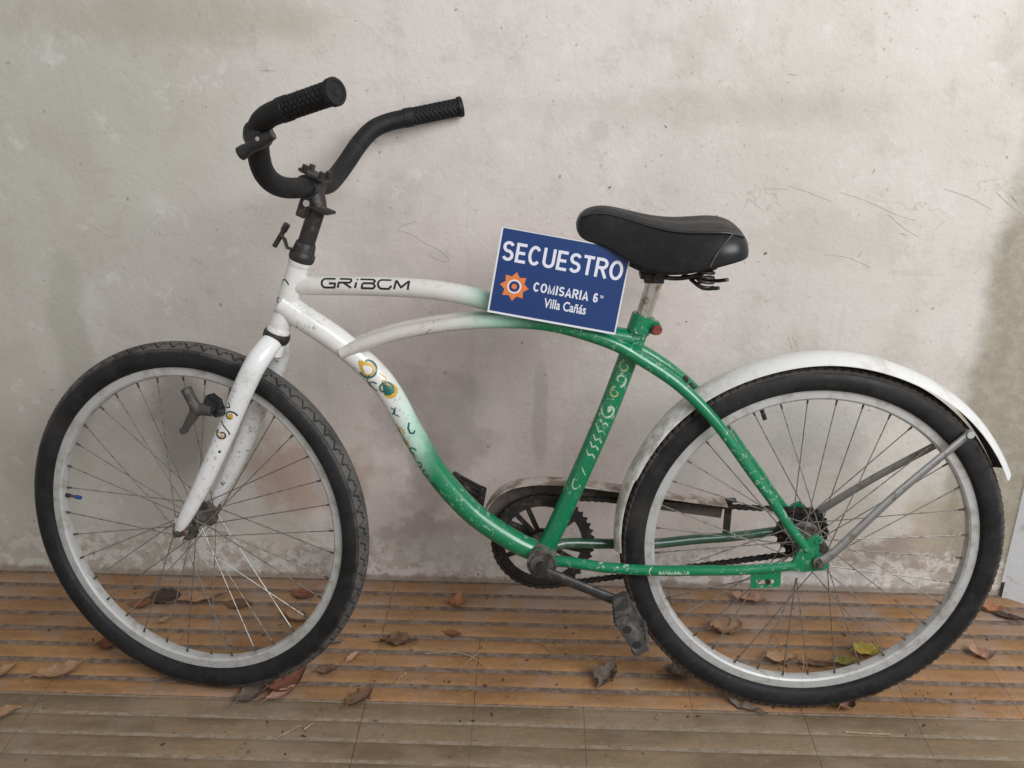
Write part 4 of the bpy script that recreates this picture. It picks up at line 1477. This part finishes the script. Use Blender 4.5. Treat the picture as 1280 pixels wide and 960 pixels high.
for hl in (((985, 232), (1010, 240), (1040, 252)), ((1050, 240), (1085, 252), (1120, 268), (1145, 276)), ((1110, 268), (1130, 285), (1148, 296)), ((1180, 236), (1210, 246), (1240, 262)),
           ((1030, 318), (1060, 322), (1088, 334)), ((955, 236), (985, 236)), ((120, 285), (132, 293), (140, 297)), ((240, 322), (262, 336)), ((985, 420), (990, 436)), ((990, 420), (997, 434)), ((1245, 240), (1262, 256), (1278, 268))):
    q = [Vector((x, -wall_d(x, z) - .0012, z)) for x, z in (on_wall(*p) for p in hl)]
    Geo().tube(Tube(q, .00045, step=.006), 6).obj('hairline_scratch', 'mark_soft', wall)

# ------------------------------------------------------------ fallen leaves
def leaf_mat(name, a, b, vein):
    t = NT(name)
    n = t.noise(60, 5, .65)
    col = t.mix(t.ramp(n, .35, .68), a, b)
    x, y, z = t.sep()
    v = t.ramp(t.math('ABSOLUTE', y), .0012, .0004)
    col = t.mix(t.math('MULTIPLY', v, .6), col, vein)
    wv = t.n('ShaderNodeTexWave')
    wv.inputs['Scale'].default_value = 60
    wv.inputs['Distortion'].default_value = 1.5
    t.t.links.new(t.mapped((1, 1, 1), (0, 0, 0), (0, 0, .7)), wv.inputs['Vector'])
    col = t.mix(t.ramp(wv.outputs['Fac'], .8, 1, 0, .25), col, vein)
    t.bump(t.noise(200, 3, .6), .4, .001)
    return t.out(col, .75, 0, .2)
LM = {
    'tan': leaf_mat('leaf_tan', (.31, .19, .115), (.22, .128, .075), (.42, .27, .16)),
    'brown': leaf_mat('leaf_brown', (.15, .085, .052), (.10, .055, .036), (.22, .14, .09)),
    'dark': leaf_mat('leaf_dark', (.075, .050, .042), (.05, .034, .028), (.12, .08, .06)),
    'red': leaf_mat('leaf_red', (.21, .080, .045), (.14, .055, .035), (.26, .14, .09)),
    'orange': leaf_mat('leaf_orange', (.36, .165, .085), (.27, .12, .062), (.46, .24, .13)),
    'yellow': leaf_mat('leaf_yellow', (.45, .32, .06), (.28, .23, .045), (.5, .42, .15)),
    'green': leaf_mat('leaf_greenish', (.24, .22, .055), (.12, .11, .035), (.40, .36, .14)),
    'pink': leaf_mat('leaf_pinkish', (.36, .21, .145), (.26, .14, .095), (.42, .28, .2)),
    'grey': leaf_mat('leaf_grey', (.16, .125, .10), (.10, .078, .062), (.22, .18, .15)),
}
def leaf(px, py, ln, wd, rot, roll_, bend, crump, mat, label, seed, tilt=0.0, stalk=True):
    rnd = random.Random(seed)
    nu, nv = 18, 10
    off = Vector((seed * 3.1, seed * 1.7, 0))
    vs, fs = [], []
    for i in range(nu + 1):
        t = i / nu
        hw = wd / 2 * (math.sin(math.pi * t ** .85) ** .75 if 0 < t < 1 else .02) * (1 + .12 * math.sin(t * 23 + seed))
        for j in range(nv + 1):
            k = -1 + 2 * j / nv
            a = roll_ * k
            x = (t - .5) * ln
            if abs(roll_) > .05:
                R_ = hw / abs(roll_) if roll_ else 1
                y = R_ * math.sin(a) if roll_ > 0 else -R_ * math.sin(a) * 1
                z = R_ * (1 - math.cos(a))
                y = abs(y) * (1 if k > 0 else -1)
            else:
                y, z = hw * k, 0
            z += bend * ln * (2 * (t - .5)) ** 2 + tilt * ln * t
            q = Vector((x * 55, y * 55, 0)) + off
            z += crump * (noise.noise(q) + .5 * noise.noise(q * 2.3))
            x += crump * .6 * noise.noise(q + Vector((9, 3, 1)))
            y += crump * .6 * noise.noise(q + Vector((2, 8, 5)))
            vs.append(Vector((x, y, z)))
    n = nv + 1
    for i in range(nu):
        for j in range(nv):
            fs.append((i * n + j, (i + 1) * n + j, (i + 1) * n + j + 1, i * n + j + 1))
    # a real, if thin, thickness
    q = len(vs)
    vs += [v + Vector((0, 0, .0005)) for v in vs]
    fs += [tuple(q + i for i in f[::-1]) for f in fs]
    zs = min(v.z for v in vs)
    vs = [v - Vector((0, 0, zs)) for v in vs]
    if stalk:
        b = len(vs)
        z0 = vs[(nv // 2)].z
        for s, (x, z) in enumerate(((-.5 * ln + .002, z0), (-.5 * ln - .22 * ln, max(.001, z0 * .6)))):
            for dy_, dz in ((-.0007, 0), (.0007, 0), (0, .0014)):
                vs.append(Vector((x, dy_ + (.003 if s else 0), z + dz)))
        fs += [(b, b + 1, b + 4, b + 3), (b + 1, b + 2, b + 5, b + 4), (b + 2, b, b + 3, b + 5)]
    o = mesh_obj('fallen_leaf', vs, fs, LM[mat])
    x, y = on_floor(px, py)
    o.location = (x, min(y, -.006 - ln * .1), .0006)
    o.rotation_euler = (0, 0, rot)
    tag(o, label, 'leaf', 'dry leaves on the tiled floor')
LEAVES = [
    (78, 843, .080, .034, .55, .9, .10, .003, 'tan', 'long curled tan leaf lying alone on the ochre tiles ahead of the front tyre'),
    (208, 748, .052, .044, .2, .2, .02, .004, 'dark', 'flat dark brown leaf seen through the front spokes'),
    (254, 750, .086, .032, .35, .7, .06, .003, 'tan', 'long tan leaf beside the flat dark leaf behind the front spokes'),
    (300, 756, .050, .030, -.1, .2, .03, .003, 'brown', 'dull brown leaf by the long tan leaf behind the front spokes'),
    (380, 745, .042, .030, -.2, .4, .08, .003, 'red', 'reddish leaf near the wall foot behind the front tyre'),
    (376, 776, .056, .030, -.2, 1.3, .12, .004, 'tan', 'curled tan leaf pressed against the inside of the front rim'),
    (318, 868, .070, .034, 1.0, .6, .08, .003, 'grey', 'grey-brown leaf under the front tyre beside the red-brown one'),
    (360, 858, .075, .036, .9, .8, .18, .004, 'red', 'dark red-brown leaf standing against the front tyre'),
    (352, 871, .050, .022, .75, .9, .10, .002, 'pink', 'pinkish leaf edge lying in front of the red-brown leaf'),
    (441, 823, .032, .013, 1.0, .8, .06, .002, 'pink', 'small narrow pale leaf between the wheels beside the front tyre'),
    (418, 803, .030, .014, .3, .5, .05, .003, 'grey', 'small grey leaf scrap touching the front tyre'),
    (410, 840, .034, .022, .4, .5, .08, .004, 'brown', 'small brown leaf scrap between front tyre and narrow pale leaf'),
    (450, 874, .052, .026, .9, .6, .06, .003, 'brown', 'thin brown leaf lying on the seam between ochre and tan tiles'),
    (500, 804, .060, .034, .1, .9, .06, .010, 'brown', 'crumpled brown leaf on the open tiles between the wheels'),
    (571, 757, .036, .034, 1.2, .9, .30, .004, 'orange', 'bright orange leaf standing upright near the wall between the wheels'),
    (567, 793, .028, .016, -.2, .4, .04, .002, 'red', 'small red-brown leaf below the upright orange leaf'),
    (757, 850, .056, .044, 1.1, 1.1, .10, .013, 'grey', 'crumpled grey-brown leaf in front of the hanging pedal'),
    (848, 842, .050, .036, .3, 1.0, .10, .012, 'grey', 'crushed grey leaf tucked beside the rear tyre under the pedal'),
    (936, 752, .062, .030, -.25, .8, .06, .004, 'pink', 'reddish tan leaf near the wall seen through the rear spokes'),
    (907, 790, .058, .046, .2, 1.2, .10, .012, 'tan', 'crumpled tan leaf behind the rear spokes'),
    (975, 828, .052, .028, .0, .9, .12, .006, 'tan', 'curled tan leaf just above the lower rear rim'),
    (1020, 833, .060, .018, -.1, 1.2, .10, .004, 'brown', 'thin dark stem-like leaf just above the lower rear rim'),
    (1082, 818, .052, .036, .3, .6, .15, .006, 'yellow', 'bright yellow leaf leaning on the rear rim'),
    (1054, 832, .040, .020, .3, .7, .10, .005, 'green', 'yellow-green leaf beside the bright yellow leaf'),
    (1056, 886, .042, .034, .9, 1.0, .25, .006, 'pink', 'pinkish folded leaf poking out under the rear tyre'),
    (1090, 868, .046, .020, .35, .9, .12, .005, 'green', 'striped yellow-green leaf against the outside of the rear tyre'),
    (936, 888, .062, .014, -.5, 1.0, .06, .006, 'grey', 'grey shrivelled leaf in front of the rear tyre'),
    (1225, 821, .042, .028, -.6, .7, .10, .006, 'pink', 'pale crumpled leaf alone on the tiles beyond the rear tyre'),
    (1237, 764, .046, .030, -.3, .9, .10, .004, 'orange', 'orange-tan leaf at the foot of the olive-stained corner'),
    (1262, 774, .052, .018, -.4, .9, .06, .004, 'dark', 'dark leaf at the foot of the whitewashed corner wall'),
    (1, 842, .050, .024, 1.0, .6, .06, .003, 'tan', 'tan leaf on ochre tiles beyond the long curled leaf'),
    (2, 894, .056, .026, .6, .6, .05, .003, 'tan', 'tan leaf lying on the tan tiles ahead of the front wheel'),
    (178, 757, .036, .026, .3, .5, .10, .004, 'red', 'reddish leaf half hidden behind the front tyre near the wall'),
    (134, 808, .036, .022, .2, .6, .10, .004, 'red', 'dark red leaf half hidden behind the front tyre low down'),
    (205, 776, .024, .014, .8, .4, .06, .002, 'tan', 'small tan leaf scrap inside the front rim'),
]
for i, (px, py, ln, wd, rot, ro, be, cr, mt, lb) in enumerate(LEAVES):
    leaf(px, py, ln * 1.22, wd * 1.28, rot, ro * 1.25, be * 1.5, cr * 1.3, mt, lb, i + 11)

# ------------------------------------------------------------ straws and crumbs
MAT['straw'] = simple('dry_straw', (.42, .33, .20), .7, 0, (.28, .20, .12), 200, (.4, .6))
for pxs, r, lb in [
    (((533, 818), (560, 816), (585, 820), (606, 834)), .0009, 'long pale straw curving over the ochre tiles between the wheels'),
    (((580, 832), (592, 822), (607, 808)), .0009, 'short straw crossing the long pale straw'),
    (((690, 815), (684, 810), (693, 806)), .0008, 'short bright straw below the bottom bracket'),
    (((342, 925), (358, 917), (375, 908)), .0009, 'thin straw on the tan tiles below the front tyre'),
    (((380, 913), (391, 905)), .0013, 'stubby straw on the tan tiles beside the thin one'),
    (((1056, 916), (1085, 918), (1112, 919)), .0012, 'pale straight straw on the tan tiles below the rear tyre'),
    (((1003, 838), (1006, 822), (1010, 806)), .0012, 'bent pale straw standing among leaves by the rear rim'),
    (((495, 856), (500, 848), (508, 842)), .0009, 'short straw on the ochre tiles below the crumpled brown leaf'),
]:
    pts = [Vector((*on_floor(*p), .0022)) for p in pxs]
    if 'standing' in lb:
        pts = [pts[0], pts[0] + Vector((.002, .004, .012)), pts[0] + Vector((-.002, .010, .026))]
    o = Geo().tube(Tube(pts, r, step=.006, near=Z_), 6).obj('dry_straw', 'straw')
    tag(o, lb, 'straw', 'dry straws on the tiled floor')
g = Geo()
rnd = random.Random(3)
spots = [(400, 900), (330, 760), (650, 815), (870, 885), (1010, 880), (560, 870), (760, 800), (1000, 830), (1150, 880), (560, 735)]
for i in range(420):
    if i % 2:
        sx, sy = rnd.choice(spots)
        px, py = rnd.gauss(sx, 55), rnd.gauss(sy, 18)
    else:
        px, py = rnd.uniform(-40, 1320), rnd.uniform(735, 955)
    if not 735 < py < 1000:
        continue
    x, y = on_floor(px, py)
    if y > -.006:
        continue
    s = rnd.choice((.0008, .0011, .0016, .0026))
    a = rnd.uniform(0, 6.28)
    g.box((x, y, s * .3), (math.cos(a), math.sin(a), 0), (-math.sin(a), math.cos(a), .2), (0, 0, 1), s * rnd.uniform(1, 3.2), s, s * .6, 0, rnd.choice((0, 0, 1, 2)))
o = g.obj('floor_grit', [LM['dark'], LM['grey'], LM['tan']])
tag(o, 'scattered dark grit and leaf crumbs on the tiles', 'grit', kind='stuff')
